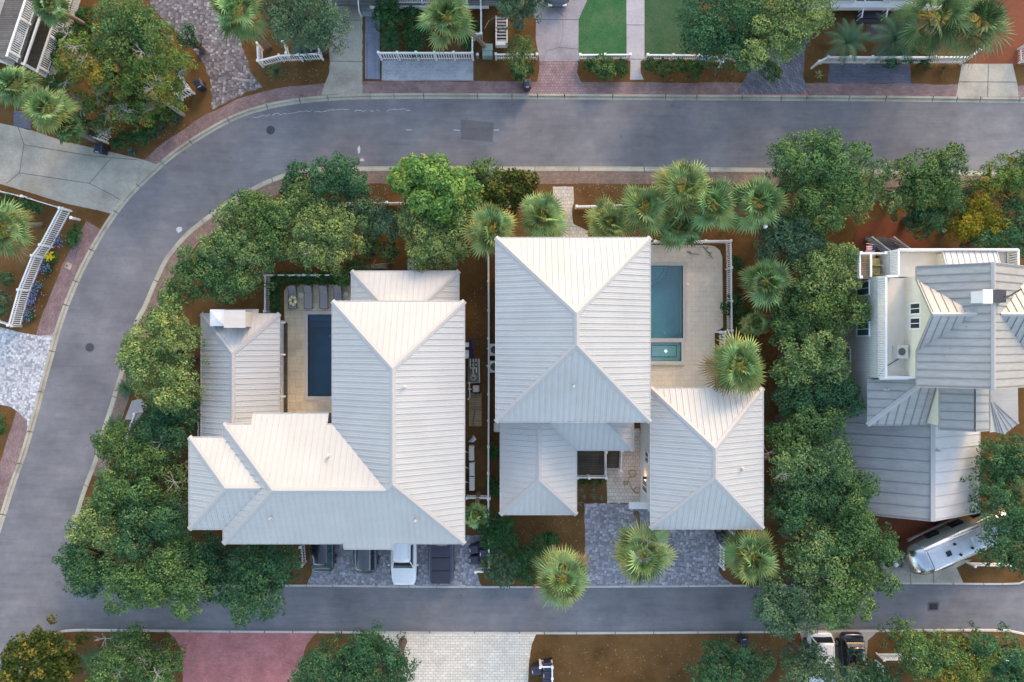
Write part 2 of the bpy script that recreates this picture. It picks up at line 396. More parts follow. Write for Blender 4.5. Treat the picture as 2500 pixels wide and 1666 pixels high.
# ---------------- the setting: ground, roads, kerbs, pavements ----------------
def struct(name, mb, mat, **k): return tag(mb.build(name, mat, **k), kind='structure')
outer = catmull(WW([(3100, 254), (2800, 253), (2500, 252), (2125, 248), (1594, 245), (1116, 242), (903, 243), (786, 248), (701, 258), (637, 272), (574, 294), (499, 335), (425, 385), (367, 436), (319, 484), (278, 537), (239, 600), (205, 664), (175, 733), (152, 797), (134, 861), (115, 930), (94, 1009), (66, 1105), (40, 1179), (14, 1260), (-30, 1400), (-90, 1600), (-150, 1850)]))
inner1 = catmull(WW([(3100, 420), (2800, 419), (2500, 419), (2100, 413), (1850, 410), (1500, 407), (1250, 407), (1078, 406), (887, 407), (753, 410), (705, 420), (648, 441), (605, 463), (552, 492.5), (504, 527.6), (456, 566), (427, 598), (402, 630), (383, 668), (367, 703), (348, 748), (332, 776), (320, 808), (308, 850), (297, 893), (282, 940), (265, 998), (250, 1045), (230, 1119), (210.5, 1170), (194.6, 1215), (182, 1259), (177, 1295), (178, 1330), (188, 1368), (215, 1402), (262, 1424)]))
inner2 = catmull(WW([(262, 1424), (340, 1431), (450, 1432), (750, 1431.5), (1000, 1434), (1300, 1435), (1770, 1432), (2169, 1426), (2456, 1427.5), (2500, 1421), (2650, 1390), (2800, 1350), (3100, 1300)]))
south = catmull(WW([(55, 2000), (55, 1800), (58, 1700), (70, 1640), (86, 1583), (99, 1566), (118, 1551), (143, 1541), (187, 1536), (300, 1536.5), (750, 1540), (1300, 1543), (1850, 1540), (2300, 1536), (2454, 1537), (2500, 1545), (2800, 1600), (3100, 1700)]))
hole = [(-22, -6.5), (16, -6.5), (16, 8), (-22, 8)]
struct('ground', MB().sheet([[(-400, -400), (400, -400), (400, 400), (-400, 400)], hole], -.06), M['mulch'])
struct('road', MB().sheet([[(-75, -55), (75, -55), (75, 55), (-75, 55)], hole], 0), M['asphalt'])
rc = lambda x0, y0, x1, y1: [(x0, y0), (x1, y0), (x1, y1), (x0, y1)]
pA0, pA1 = W((752, 768), .1), W((868, 968), .1)
pB0, pB1 = W((1580, 649), .1), W((1667, 826), .1)
sB0, sB1 = W((1585, 836), .1), W((1661, 882), .1)
poolA = rc(pA0.x, pA1.y, pA1.x, pA0.y); poolB = rc(pB0.x, pB1.y, pB1.x, pB0.y)
KW = .42
oo = offset(outer, -KW); ii1 = offset(inner1, KW); ii2 = offset(inner2, .16); ss = offset(south, -.16)
struct('verge', MB().sheet([oo+[Vector((-75, -55)), Vector((-75, 55)), Vector((75, 55)), Vector((75, oo[0].y))]], G), M['mulch'])
struct('verge', MB().sheet([ii1+ii2, poolA, poolB], G), M['mulch'])
struct('verge', MB().sheet([ss+[Vector((75, -55)), Vector((ss[0].x, -55))]], G), M['mulch'])
def sweep(pl, prof, gap_every, seed, uvs=False):
    """prof = [(offset, z)...]; broken into pieces with open joints"""
    mb = MB(); r_ = random.Random(seed); i = 0
    offs = [offset(pl, d) for d, z in prof]
    while i < len(pl)-1:
        n = max(2, int(gap_every*r_.uniform(.7, 1.3)/.5)); j = min(i+n, len(pl)-1)
        rings = []
        for k in range(i, j+1):
            ring = []
            for (d, z), of in zip(prof, offs):
                p = of[k].copy()
                if k == j and j < len(pl)-1: p = of[k].lerp(of[k-1], .16)
                ring.append((p.x, p.y, z))
            rings.append(ring)
        mb.loft(rings, closed=True); i = j
    return mb
def kprof(s, wide=True):
    if wide: return [(0, -.05), (0, .012), (s*.20, .02), (s*.235, .10), (s*.26, .125), (s*KW, .128), (s*KW, -.05)]
    return [(0, -.05), (0, .10), (s*.02, .118), (s*.16, .118), (s*.16, -.05)]
struct('kerb', sweep(outer, kprof(-1), 3.2, 1), M['kerb'], fix=True)
struct('kerb', sweep(inner1, kprof(1), 5.0, 2), M['kerb'], fix=True)
struct('kerb', sweep(inner2, kprof(1, False), 3.0, 3), M['kerb_thin'], fix=True)
struct('kerb', sweep(south, kprof(-1, False), 3.0, 4), M['kerb_thin'], fix=True)
def band(name, pl, i0, i1, d0, d1f, z, mat):
    mb = MB(); a = offset(pl, d0); L = 0
    for k in range(i0, i1):
        L2 = L+(pl[k+1]-pl[k]).length
        da, db = (d1f(k)-d0), (d1f(k+1)-d0)
        n0 = (a[k]-pl[k]).normalized(); n1 = (a[k+1]-pl[k+1]).normalized()
        p = [a[k], a[k+1], a[k+1]+n1*abs(db), a[k]+n0*abs(da)]
        q = [(L, 0), (L2, 0), (L2, abs(db)), (L, abs(da))]
        if area2(p) < 0: p, q = p[::-1], q[::-1]
        mb.poly([(v.x, v.y, z) for v in p], uv=q); L = L2
    return struct(name, mb, mat)
def near(pl, px): p = W(px).to_2d(); return min(range(len(pl)), key=lambda i: (pl[i]-p).length)
io0, io1, io2 = near(outer, (499, 335)), near(outer, (255, 574)), near(outer, (134, 861))
jit = [random.Random(i).uniform(-.05, .05) for i in range(2000)]
band('brick_pavement', outer, 0, near(outer, (367, 436)), -KW, lambda k: -(1.42+jit[k//3]), G+.006, M['brick'])
band('brick_pavement', outer, io1, len(outer)-1, -KW, lambda k: -(1.75+jit[k//3]), G+.006, M['brick'])
band('brick_pavement', inner1, 0, near(inner1, (215, 1150)), KW, lambda k: 1.42+jit[k//3]*1.2, G+.006, M['brick_tan'])
def slab(name, pts, mat, z=G+.012, rag=0, seed=1, world=False):
    p = pts if world else [(v.x, v.y) for v in WW(pts, G)]
    if rag: p = ragged(p, rag, .3, seed)
    if area2(p) < 0: p = p[::-1]
    return struct(name, MB().sheet([p], z), mat)
def joints(lines, z=G+.018, w=.035, name='paving_joint', mat='conc_joint'):
    mb = MB()
    for l in lines:
        l = WW(l, G)
        for a, b in zip(l, l[1:]): mb.bar((a.x, a.y, z), (b.x, b.y, z), w, .004)
    struct(name, mb, M[mat])
# north-west corner
conc = ZZ(0, 0, [(-200, 900), (0, 945), (220, 990), (480, 1080), (850, 1165), (1100, 1225), (1190, 1258)])
edge = [(p.x, p.y) for p in offset(outer, -KW)[near(outer, (395, 410)):near(outer, (283, 530))]]
e0 = [(v.x, v.y) for v in WW(conc, G)]; e1 = [(v.x, v.y) for v in WW(ZZ(0, 1, [(850, 382), (740, 355), (480, 300), (240, 225), (0, 155), (-200, 100)]), G)]
slab('driveway', e0+edge+e1, M['concrete'], world=True)
joints([ZZ(0, 0, [(140, 975), (185, 1110), (150, 1325), (50, 1405)]), ZZ(0, 0, [(185, 1110), (700, 1195), (1050, 1225)]), ZZ(0, 0, [(150, 1325), (685, 1405), (850, 1490), (925, 1535)]), ZZ(0, 0, [(850, 1215), (685, 1405)])])
cob = OO([(330, -40), (345, 10), (372, 42), (402, 66), (442, 112), (470, 150), (483, 185), (488, 252), (520, 237), (560, 215), (605, 202), (580, 172), (566, 135), (555, 96), (530, 60), (500, -40)])
slab('cobble_driveway', cob, M['cobble_grey'], rag=.08)
slab('driveway', OO([(745, -30), (832, -30), (833, 217), (738, 218), (757, 165), (757, 130), (752, 100)]), M['concrete'], rag=.04)
joints([OO([(752, 47), (830, 47)]), OO([(757, 141), (832, 142)])])
slab('plank_walkway', ZZ(1, 0, [(915, 120), (1028, 120), (1026, 610), (915, 605)]), M['wood_blue'], z=G+.03)
slab('parking_bay', ZZ(1, 0, [(1042, 462), (1742, 462), (1742, 618), (1040, 618)]), M['bay'])
slab('driveway', ZZ(2, 0, [(310, -60), (312, 90), (340, 150), (338, 300), (368, 470), (666, 470), (667, 150), (760, -60)]), M['concrete_lav'])
joints([ZZ(2, 0, [(335, 151), (667, 151)])]); joints([ZZ(2, 0, [(545, 155), (548, 270), (520, 365), (420, 390), (395, 470)]), ZZ(2, 0, [(520, 365), (600, 372), (665, 378)]), ZZ(2, 0, [(480, 75), (575, 140)])], w=.02, name='paving_crack')
slab('brick_apron', ZZ(2, 0, [(368, 470), (666, 470), (655, 560), (690, 640), (735, 722), (268, 720), (345, 640), (362, 560)]), M['brick_flat'], z=G+.009, rag=.03)
slab('lawn', ZZ(2, 0, [(668, 150), (765, -60), (1032, -60), (1032, 440), (670, 440)]), M['turf'], z=G+.02)
slab('lawn', ZZ(2, 0, [(1172, -60), (1600, -60), (1600, 300), (1500, 440), (1176, 440)]), M['turf_dull'], z=G+.02)
slab('footpath', ZZ(2, 0, [(1032, -60), (1171, -60), (1171, 455), (1140, 470), (1142, 560), (1165, 612), (1060, 612), (1064, 470), (1034, 450)]), M['concrete_pale'])
joints([ZZ(2, 0, [(1032, 193), (1171, 193)]), ZZ(2, 0, [(1034, 455), (1171, 455)])])
slab('herringbone_driveway', OO([(1690, 216), (1712, 180), (1735, 120), (1770, 60), (1900, 40), (1860, 90), (1848, 120), (1846, 180), (1862, 218)]), M['herring'], rag=.04)
slab('brick_edging', ZZ(3, 0, [(-170, 722), (-170, 735), (395, 738), (360, 690), (345, 690), (360, 722)]), M['brick_red'], z=G+.014)
slab('footpath', OO([(1990, 55), (2160, 55), (2160, 92), (1990, 92)]), M['brick'], z=G+.01)
slab('parking_bay', ZZ(3, 0, [(550, 488), (1165, 488), (1172, 640), (535, 640)]), M['bay_dark'], rag=.03)
slab('driveway', OO([(2222, 150), (2240, 100), (2262, -30), (2420, -30), (2420, 150)]), M['red_conc'], rag=.05)
slab('driveway', ZZ(3, 0, [(1560, 490), (1950, 490), (1985, 640), (1995, 742), (1518, 742), (1535, 640)]), M['concrete'], z=G+.015)
joints([ZZ(3, 0, [(1535, 628), (1985, 630)]), ZZ(3, 0, [(1765, 490), (1758, 742)])], z=G+.022)
slab('parking_bay', ZZ(0, 0, [(105, 850), (235, 850), (235, 1000), (105, 965)]), M['bay_dark'])
# west side
e = [(p.x, p.y) for p in offset(outer, -KW)[near(outer, (148, 812)):near(outer, (78, 1070))]]
slab('pebble_driveway', [(v.x, v.y) for v in WW([(-60, 795)]+ZZ(0, 1, [(0, 1250), (150, 1290), (300, 1318), (400, 1308)]), G)]+e+[(v.x, v.y) for v in WW(ZZ(0, 2, [(210, 718), (150, 655), (85, 608), (0, 590)])+[(-60, 985)], G)], M['pebble'], world=True)
slab('sand_pad', ZZ(0, 2, [(955, 706), (1010, 560), (1080, 545), (1130, 600), (1060, 706)]), M['concrete_pale'])
# south side
slab('brick_driveway', OO([(387, 1453), (404, 1470), (418, 1500), (422, 1600), (660, 1600), (690, 1530), (705, 1480), (727, 1455)]), M['brick_red'], rag=.03)
slab('cream_driveway', OO([(868, 1456), (900, 1490), (950, 1600), (1212, 1600), (1216, 1520), (1222, 1480), (1232, 1457)]), M['cream_paver'], rag=.02)
slab('driveway', ZZ(3, 3, [(320, 1172), (930, 1165), (840, 1250), (830, 1600), (360, 1600), (340, 1260)]), M['concrete'], rag=.03)
# the island
slab('cobble_parking', OO([(700, 1230), (1110, 1230), (1108, 1310), (1096, 1318), (1103, 1342), (1110, 1349), (705, 1346), (716, 1320), (722, 1270)]), M['cobble_blue'], rag=.05)
slab('cobble_parking', OO([(1343, 1157), (1500, 1155), (1700, 1200), (1660, 1280), (1650, 1310), (1664, 1330), (1690, 1348), (1345, 1349)]), M['cobble_blue'], rag=.04)
slab('paver_path', OO([(1393, 1050), (1395, 985), (1470, 985), (1482, 1090), (1482, 1158), (1395, 1157)]), M['path_paver'], rag=.02)
slab('paver_path', OO([(1270, 429), (1317, 429), (1319, 460), (1314, 485), (1318, 515), (1350, 530), (1352, 545), (1345, 600), (1295, 600), (1285, 500), (1270, 470)]), M['path_paver'], rag=.03)
slab('driveway', ZZ(3, 3, [(880, 255), (1400, 255), (1650, 280), (1500, 630), (940, 630)]), M['red_conc'])
slab('driveway', ZZ(3, 3, [(930, 630), (1640, 630), (1520, 690), (1575, 808), (960, 812)]), M['concrete'], z=G+.015)
joints([ZZ(3, 3, [(1165, 630), (1168, 810)]), ZZ(3, 3, [(1345, 720), (1345, 810)])], z=G+.022)
slab('driveway', ZZ(3, 1, [(760, 500), (1000, 400), (1300, 600), (1400, 760), (700, 760)]), M['red_conc'], rag=.05)
struct('road_patch', MB().sheet([[(v.x, v.y) for v in WW(ZZ(1, 0, [(1648, 1068), (1890, 1088), (1898, 938), (1645, 915)]))]], .005), M['patch'])
mb = MB()
for l in ([(1230, 996), (1272, 996)], [(1590, 996), (1640, 1000)], [(1898, 998), (1940, 996)]):
    a, b = WW(ZZ(1, 0, l)); mb.bar((a.x, a.y, .006), (b.x, b.y, .006), .06, .004)
for c, rx, ry, s in ((Z(1, 0, 868, 1148), .13, .38, 3), (Z(1, 0, 890, 1225), .24, .13, 4), (Z(0, 1, 1371, 507), .28, .28, 5)):
    p = W(c); r_ = random.Random(s); n = 13
    mb.poly([(p.x+math.cos(6.283*k/n)*rx*r_.uniform(.6, 1.1), p.y+math.sin(6.283*k/n)*ry*r_.uniform(.6, 1.1), .006) for k in range(n)])
struct('road_marking', mb, M['paint_mark'])
def crack(seed, pts, w_=.035):
    r_ = random.Random(seed); l = catmull([(v.x, v.y) for v in WW(ZZ(1, 0, pts))], .22)
    l = [(p.x+r_.uniform(-.05, .05), p.y+r_.uniform(-.09, .09), .006) for p in l]; mb = MB()
    for a, b in zip(l, l[1:]):
        if r_.random() < .85: mb.bar(a, b, w_*r_.uniform(.5, 1.2), .003)
    return mb
struct('road_crack', crack(1, [(60, 905), (180, 878), (330, 870), (440, 850), (590, 858), (680, 840), (790, 842), (900, 850), (1020, 848), (1100, 845), (1180, 838), (1260, 845)]), M['paint_mark'])
def manhole(c, label, r=.38):
    p = W(c); t = thing('manhole_cover', label, 'manhole cover', (p.x, p.y, 0), None)
    MB().cyl((p.x, p.y, 0), r, .012, 28).build('rim', M['patch'], t)
    mb = MB().cyl((p.x, p.y, .012), r*.86, .006, 28)
    for i in range(-2, 3):
        for j in range(-2, 3): mb.box((p.x+i*.11, p.y+j*.11, .021), (.05, .05, .008))
    mb.build('lid', M['iron'], t)
manhole(Z(1, 0, 190, 998), 'round iron manhole cover in the top road bend, left of the dark patch')
manhole(Z(0, 1, 688, 1407), 'round iron manhole cover on the left road beside the white pebble driveway')
p = W(Z(3, 3, 1345, 988)); t = thing('storm_drain', 'black rectangular storm drain grate in the lower road near the silver trailer', 'drain grate', (p.x, p.y, 0))
MB().box((p.x, p.y, .006), (.95, .78, .012)).build('frame', M['patch'], t)
mb = MB()
for i in range(9): mb.box((p.x-.3+i*.075, p.y, .02), (.03, .5, .016))
MB().box((p.x, p.y, .013), (.68, .5, .004)).build('sump', M['rubber'], t); mb.build('grate', M['iron'], t)
p = W(Z(0, 1, 532, 783)); t = thing('utility_box', 'square concrete utility cover with rusty round lid in the left brick pavement', 'utility cover', (p.x, p.y, G))
MB().box((p.x, p.y, G+.02), (.52, .52, .04), rot=R(-25)).build('frame', M['kerb'], t); MB().cyl((p.x-.12, p.y, G+.04), .09, .02, 14).build('cap', M['rust'], t)
# ---------------- pools ----------------
def ring_slab(mb, outer_, inner_, z, z0=None):
    mb.sheet([outer_, inner_], z)
    for lp, s in ((outer_, 1), (inner_, -1)):
        for i in range(len(lp)):
            a, b = lp[i], lp[(i+1) % len(lp)]
            q = [(a[0], a[1], z0), (b[0], b[1], z0), (b[0], b[1], z), (a[0], a[1], z)]
            mb.poly(q if s > 0 else q[::-1])
    return mb
def grow(r_, d): (x0, y0), _, (x1, y1), _ = r_; return rc(x0-d, y0-d, x1+d, y1+d)
deckA = [(v.x, v.y) for v in WW([(694, 712), (700, 700), (712, 695), (905, 695), (905, 1120), (700, 1120)], .1)][::-1]
struct('pool_deck', ring_slab(MB(), deckA, grow(poolA, .22), G+.05, 0), M['deckA'])
dB = [(v.x, v.y) for v in WW([(1530, 599), (1728, 599), (1745, 602), (1757, 612), (1763, 628), (1765, 800), (1745, 812), (1744, 1000), (1530, 1000)], .1)][::-1]
struct('pool_deck', ring_slab(MB(), dB, grow(poolB, .22), G+.05, 0), M['deckB'])
def pool(name, label, rect, mats, loc, depth, wl):
    (x0, y0), _, (x1, y1), _ = rect; cx, cy = (x0+x1)/2, (y0+y1)/2
    t = thing(name, label, 'swimming pool', (cx, cy, 0))
    ring_slab(MB(), grow(rect, .30), rect, G+.085, G-.2).build('coping', M['coping'], t)
    mb = MB().poly([(x0, y0, -depth), (x1, y0, -depth), (x1, y1, -depth), (x0, y1, -depth)])
    for i in range(4):
        a, b = rect[i], rect[(i+1) % 4]; mb.poly([(b[0], b[1], -depth), (a[0], a[1], -depth), (a[0], a[1], G), (b[0], b[1], G)])
    mb.build('basin', mats[0], t)
    MB().poly([(x0, y0, wl), (x1, y0, wl), (x1, y1, wl), (x0, y1, wl)]).build('water', mats[1], t)
    return t, x0, y0, x1, y1
t, x0, y0, x1, y1 = pool('swimming_pool', 'deep blue rectangular pool half under the left house roof', poolA, (M['plaster_dark'], M['water_deep']), None, 1.5, .02)
MB().box(((x0+x1)/2, y1-.25, -.85), (x1-x0, .5, 1.3)).box(((x0+x1)/2, y1-.75, -1.1), (x1-x0, .5, .8)).build('steps', M['plaster_dark'], t)
MB().cyl((x0+1.35, y0+4.9, -1.49), .12, .02, 14).build('drain', M['drain_white'], t)
t, x0, y0, x1, y1 = pool('swimming_pool', 'teal rectangular pool beside the right-hand white house with dotted corner steps', poolB, (M['plaster_teal'], M['water_teal']), None, 1.35, .0)
dots = []; st = MB()
for k, r_ in enumerate((1.6, 1.25)):
    pts = [(x0+.3, y1)]+[(x0+.3+math.cos(a)*r_, y1+math.sin(a)*r_) for a in [R(-90+i*9) for i in range(11)]][::-1]
    st.prism(pts, -1.3, -.75+k*.3)
    for i in range(11):
        a = R(-90+i*9); dots.append(MB().box((x0+.3+math.cos(a)*(r_-.08), y1+math.sin(a)*(r_-.08), -.75+k*.3+.01), (.09, .09, .02), rot=a))
st.build('steps', M['plaster_teal'], t); [d_.build('step_tile', M['tile_dark'], t) for d_ in dots]
MB().cyl((x1-1.15, y0+.45, -1.34), .1, .02, 12).build('drain', M['drain_white'], t); MB().cyl((x0+.25, y0+.45, -1.34), .1, .02, 12).build('drain', M['drain_white'], t)
# raised spa
cx0, cy0, cx1, cy1 = sB0.x, sB1.y, sB1.x, sB0.y
t = thing('spa', 'raised square spa with dotted bench tiles and lit underwater lamp beside the teal pool', 'spa', ((cx0+cx1)/2, (cy0+cy1)/2, G))
o0, o1 = W((1672, 891), .4), W((1560, 826), .4)
spa = rc(cx0, cy0, cx1, cy1)
ring_slab(MB(), rc(cx0-.35, o0.y, o0.x, cy1+.28), spa, G+.34, G).build('coping', M['coping'], t)
mb = MB().sheet([spa], G+.13)
for i in range(4):
    a, b = spa[i], spa[(i+1) % 4]; mb.poly([(b[0], b[1], G-.2), (a[0], a[1], G-.2), (a[0], a[1], G+.33), (b[0], b[1], G+.33)])
mb.build('basin', M['plaster_spa'], t)
MB().sheet([spa], G+.27).build('water', M['water_spa'], t)
dots = []; bx0, by0, bx1, by1 = cx0+.15, cy0+.35, cx1-.35, cy1-.25
for i in range(18):
    x = bx0+(bx1-bx0)*i/17
    for y in (by0, by1): dots.append(MB().box((x, y, G+.14), (.075, .075, .02)))
for i in range(1, 8):
    y = by0+(by1-by0)*i/8
    for x in (bx0, bx1): dots.append(MB().box((x, y, G+.14), (.075, .075, .02)))
for d_ in dots: d_.build('bench_tile', M['tile_dark'], t)
MB().cyl(((cx0+cx1)/2+.05, (cy0+cy1)/2+.05, G+.14), .11, .04, 14).build('lamp', M['poollamp'], t)
c = W(Z(2, 1, 1328, 1350), .4); MB().box((c.x, c.y, G+.36), (.34, .30, .05)).build('spillway', M['coping'], t)
# ---------------- roofs and houses ----------------
def clip_line(poly, p, d):
    """intersections of line p+t*d with 2d polygon -> sorted t"""
    ts = []; n = len(poly); nx, ny = -d[1], d[0]
    for i in range(n):
        a, b = poly[i], poly[(i+1) % n]
        fa = (a[0]-p[0])*nx+(a[1]-p[1])*ny; fb = (b[0]-p[0])*nx+(b[1]-p[1])*ny
        if (fa > 0) != (fb > 0):
            u = fa/(fa-fb); x, y = a[0]+(b[0]-a[0])*u, a[1]+(b[1]-a[1])*u
            ts.append((x-p[0])*d[0]+(y-p[1])*d[1])
    return sorted(ts)
def tri_up(pts3):
    p2 = [Vector((p[0], p[1], 0)) for p in pts3]; out = []
    for t in tessellate_polygon([p2]):
        t = list(t)
        if area2([pts3[i] for i in t]) < 0: t = t[::-1]
        out.append(t)
    return out
def roof(faces, mat, parent, cap=M['roof_cap'], seam=.42, rib=.034, ribh=.055, minor=True, thick=.16, name='roof', caps=True, capw=.34):
    """faces: list of (kind, ref, slope, ze, [xy...]) kind in N S E W = the way the face falls"""
    mb = MB(); F3 = []; sm = MB(); seam_m = M['seam_old'] if mat is M['roof_old'] else M['seam']
    for kind, ref, sl, ze, pts in faces:
        def zf(x, y, kind=kind, ref=ref, sl=sl, ze=ze):
            return ze+sl*{'N': ref-y, 'S': y-ref, 'E': ref-x, 'W': x-ref}[kind]
        if area2(pts) < 0: pts = pts[::-1]
        p3 = [Vector((x, y, zf(x, y))) for x, y in pts]; F3.append((kind, sl, zf, p3))
        b = len(mb.v); mb.v += [tuple(p) for p in p3]
        tr = tri_up(p3); mb.f += [[b+i for i in t] for t in tr]
        b = len(mb.v); mb.v += [(p.x, p.y, p.z-thick) for p in p3]; mb.f += [[b+i for i in t][::-1] for t in tr]
        # ribs
        d = (0, 1) if kind in 'NS' else (1, 0); s = (1, 0) if kind in 'NS' else (0, 1)
        lo = min(p.dot(Vector((*s, 0))) for p in p3); hi = max(p.dot(Vector((*s, 0))) for p in p3)
        k = 0; q = lo+.12
        while q < hi:
            big = (k % 3 == 0)
            ww, hh = (rib, ribh) if big else (rib*.5, ribh*.32)
            if big or minor:
                ts = clip_line(pts, (s[0]*q, s[1]*q), d)
                for a, c in zip(ts[::2], ts[1::2]):
                    if c-a < .1: continue
                    A = (s[0]*q+d[0]*a, s[1]*q+d[1]*a); C_ = (s[0]*q+d[0]*c, s[1]*q+d[1]*c)
                    (sm if big else mb).bar((*A, zf(*A)+hh*.4), (*C_, zf(*C_)+hh*.4), ww, hh)
            k += 1; q += seam/3
    # edges
    E = {}
    for fi, (kind, sl, zf, p3) in enumerate(F3):
        for i in range(len(p3)):
            a, b = p3[i], p3[(i+1) % len(p3)]
            key = frozenset(((round(a.x, 2), round(a.y, 2)), (round(b.x, 2), round(b.y, 2)))); E.setdefault(key, []).append((fi, a, b))
    caplist = []
    for key, l in E.items():
        fi, a, b = l[0]
        if len(l) == 1:
            mb.poly([a-Vector((0, 0, thick)), b-Vector((0, 0, thick)), b, a])
            up = Vector((0, 0, .03)); mb.bar(a+up*.3, b+up*.3, .05, .06)
        elif len(l) == 2 and caps:
            fj = l[1][0]; cen = sum(F3[fj][3], Vector())/len(F3[fj][3])
            if F3[fi][2](cen.x, cen.y) > cen.z+.01 and (a-b).length > .3:
                capm = MB(); caplist.append(capm)
                for fk in (fi, fj):   # a flat lapped strip on each side of the ridge
                    zf = F3[fk][2]; c = sum(F3[fk][3], Vector())/len(F3[fk][3])
                    dd = (b-a).to_2d().normalized(); nn = Vector((-dd.y, dd.x))
                    if nn.dot((c-a).to_2d()) < 0: nn = -nn
                    q = [a.to_2d(), b.to_2d(), b.to_2d()+nn*capw*.55, a.to_2d()+nn*capw*.55]
                    q3 = [(v.x, v.y, zf(v.x, v.y)+(.075 if i < 2 else .062)) for i, v in enumerate(q)]
                    if area2([(v[0], v[1]) for v in q3]) < 0: q3 = q3[::-1]
                    capm.poly(q3)
                    capm.poly([(v.x, v.y, zf(v.x, v.y)+o) for v, o in ((q[2], .062), (q[3], .062), (q[3], 0), (q[2], 0))])
    n1, nv = len(mb.f), len(mb.v); mb.v += sm.v; mb.f += [[i+nv for i in f] for f in sm.f]
    o = mb.build(name, mat, parent, mat2=seam_m, from2=n1)
    for c_ in caplist: c_.build('ridge_cap', cap, o)
    return o
def hip(x0, y0, x1, y1, ze, sl=.5):
    """faces of a plain hip roof"""
    w_, d_ = x1-x0, y1-y0
    if d_ >= w_:
        h = w_/2; xm = x0+h; a, b = (xm, y0+h), (xm, y1-h)
    else:
        h = d_/2; ym = y0+h; a, b = (x0+h, ym), (x1-h, ym)
    if d_ >= w_:
        return [('N', y1, sl, ze, [(x0, y1), (x1, y1), b]), ('S', y0, sl, ze, [(x0, y0), (x1, y0), a]),
                ('E', x1, sl, ze, [(x1, y0), (x1, y1), b, a]), ('W', x0, sl, ze, [(x0, y0), a, b, (x0, y1)])]
    return [('N', y1, sl, ze, [(x0, y1), a, b, (x1, y1)]), ('S', y0, sl, ze, [(x0, y0), (x1, y0), b, a]),
            ('E', x1, sl, ze, [(x1, y0), (x1, y1), b]), ('W', x0, sl, ze, [(x0, y0), a, (x0, y1)])]
def window(parent, side, c, z, w_=1.0, h=1.5, plane=0, gm='glass', name='window'):
    """side E W N S, c along the wall, plane = wall coordinate"""
    n = {'E': (1, 0), 'W': (-1, 0), 'N': (0, 1), 'S': (0, -1)}[side]; al = (0, 1) if n[0] else (1, 0)
    def at(u, v, d): return (n[0]*d+(plane if n[0] else 0)+al[0]*u, n[1]*d+(plane if n[1] else 0)+al[1]*u, v)
    def bx(mb, u, v, du, dv, d0, th):
        x, y, zz = at(u, v, d0); mb.box((x, y, zz), (th if n[0] else du, th if n[1] else du, dv)); return mb
    f = MB()
    for s in (-1, 1): bx(f, c+s*w_/2, z+h/2, .09, h+.18, .03, .07); bx(f, c, z+h/2+s*h/2, w_-.09, .09, .03, .07)
    bx(f, c, z+h/2, .05, h-.09, .025, .05)
    o = f.build(name, M['white'], parent)
    g = bx(MB(), c, z+h/2, w_-.09, h-.09, .012, .02); g.build('pane', M[gm], o); return o
def walls(parent, rects, z1, mat='wall', z0=.02, name='wall'):
    mb = MB()
    for x0, y0, x1, y1 in rects: mb.box(((x0+x1)/2, (y0+y1)/2, (z0+z1)/2), (x1-x0, y1-y0, z1-z0))
    return mb.build(name, M[mat], parent)
def vent(parent, p, z, h=.42):
    mb = MB().tube([(p[0], p[1], z-.1), (p[0], p[1], z+h)], .075, 10).cyl((p[0], p[1], z-.02), .17, .07, 12, .09)
    mb.build('vent_pipe', M['kerb_thin'], parent, fix=True)
def facade(t, side, plane, a, b, floors, gap=2.2, w_=1.0, h=1.5):
    n = max(1, int(abs(b-a)/gap)); 
    for fz in floors:
        for i in range(n): window(t, side, a+(b-a)*(i+.5)/n, fz, w_, h, plane)
# ---- house A (left) ----
ze = 7.5
hA = thing('house', 'large white house on the left, L-shaped pale metal roof, four cars under its lower eave', 'house', (-8, -6, 0))
A = dict(xW=-12.64, xE=-3.32, yN=2.82, yS=-14.25, xm=-7.98)
yn = -5.82; xw = -20.3; hw = (14.25-5.82)/2; yr = -14.25+hw; xv = A['xW']+hw
fa = [('N', 2.82, .5, ze, [(A['xW'], 2.82), (A['xE'], 2.82), (A['xm'], 2.82-4.66)]),
      ('E', A['xE'], .5, ze, [(A['xE'], 2.82), (A['xE'], -14.25), (A['xm'], -14.25+4.66), (A['xm'], 2.82-4.66)]),
      ('W', A['xW'], .5, ze, [(A['xW'], 2.82), (A['xm'], -1.84), (A['xm'], -9.59), (xv, yr), (A['xW'], yn)]),
      ('N', yn, .5, ze, [(A['xW'], yn), (xv, yr), (xw+hw, yr), (xw, yn), (-18.3, yn), (-18.3, yn+.72), (A['xW']-.36, yn+.72), (A['xW']-.36, yn)]),
      ('W', xw, .5, ze, [(xw, yn), (xw+hw, yr), (xw, -14.25), (xw, -13.24), (-17.05, -9.99), (xw, -6.74)]),
      ('S', -14.25, .5, ze, [(xw, -14.25), (xw+hw, yr), (xv, yr), (A['xm'], -9.59), (A['xE'], -14.25), (-8.3, -14.25), (-8.3, -14.7), (-11.85, -14.7), (-11.85, -14.25)]),
      ('N', -6.74, .5, ze, [(-22.7, -6.74), (xw, -6.74), (-17.05, -9.99), (-19.45, -9.99)]),
      ('S', -13.24, .5, ze, [(-22.7, -13.24), (-19.45, -9.99), (-17.05, -9.99), (xw, -13.24)]),
      ('W', -22.7, .5, ze, [(-22.7, -6.74), (-22.7, -13.24), (-19.45, -9.99)])]
roof(fa, M['roof'], hA)
walls(hA, [(-12.1, -9.0, -3.85, 2.3), (-19.8, -13.0, -3.86, -6.3), (-22.2, -12.7, -19.79, -7.2)], 7.42)
walls(hA, [(-12.1, -13.7, -11.8, -12.9), (-8.3, -13.7, -8.0, -12.9), (-4.2, -13.7, -3.87, -12.9), (-19.6, -13.7, -19.2, -12.9)], 7.40, name='column')
MB().box((-11.8, -13.35, 3.6), (15.6, .75, .35)).build('beam', M['white'], hA)
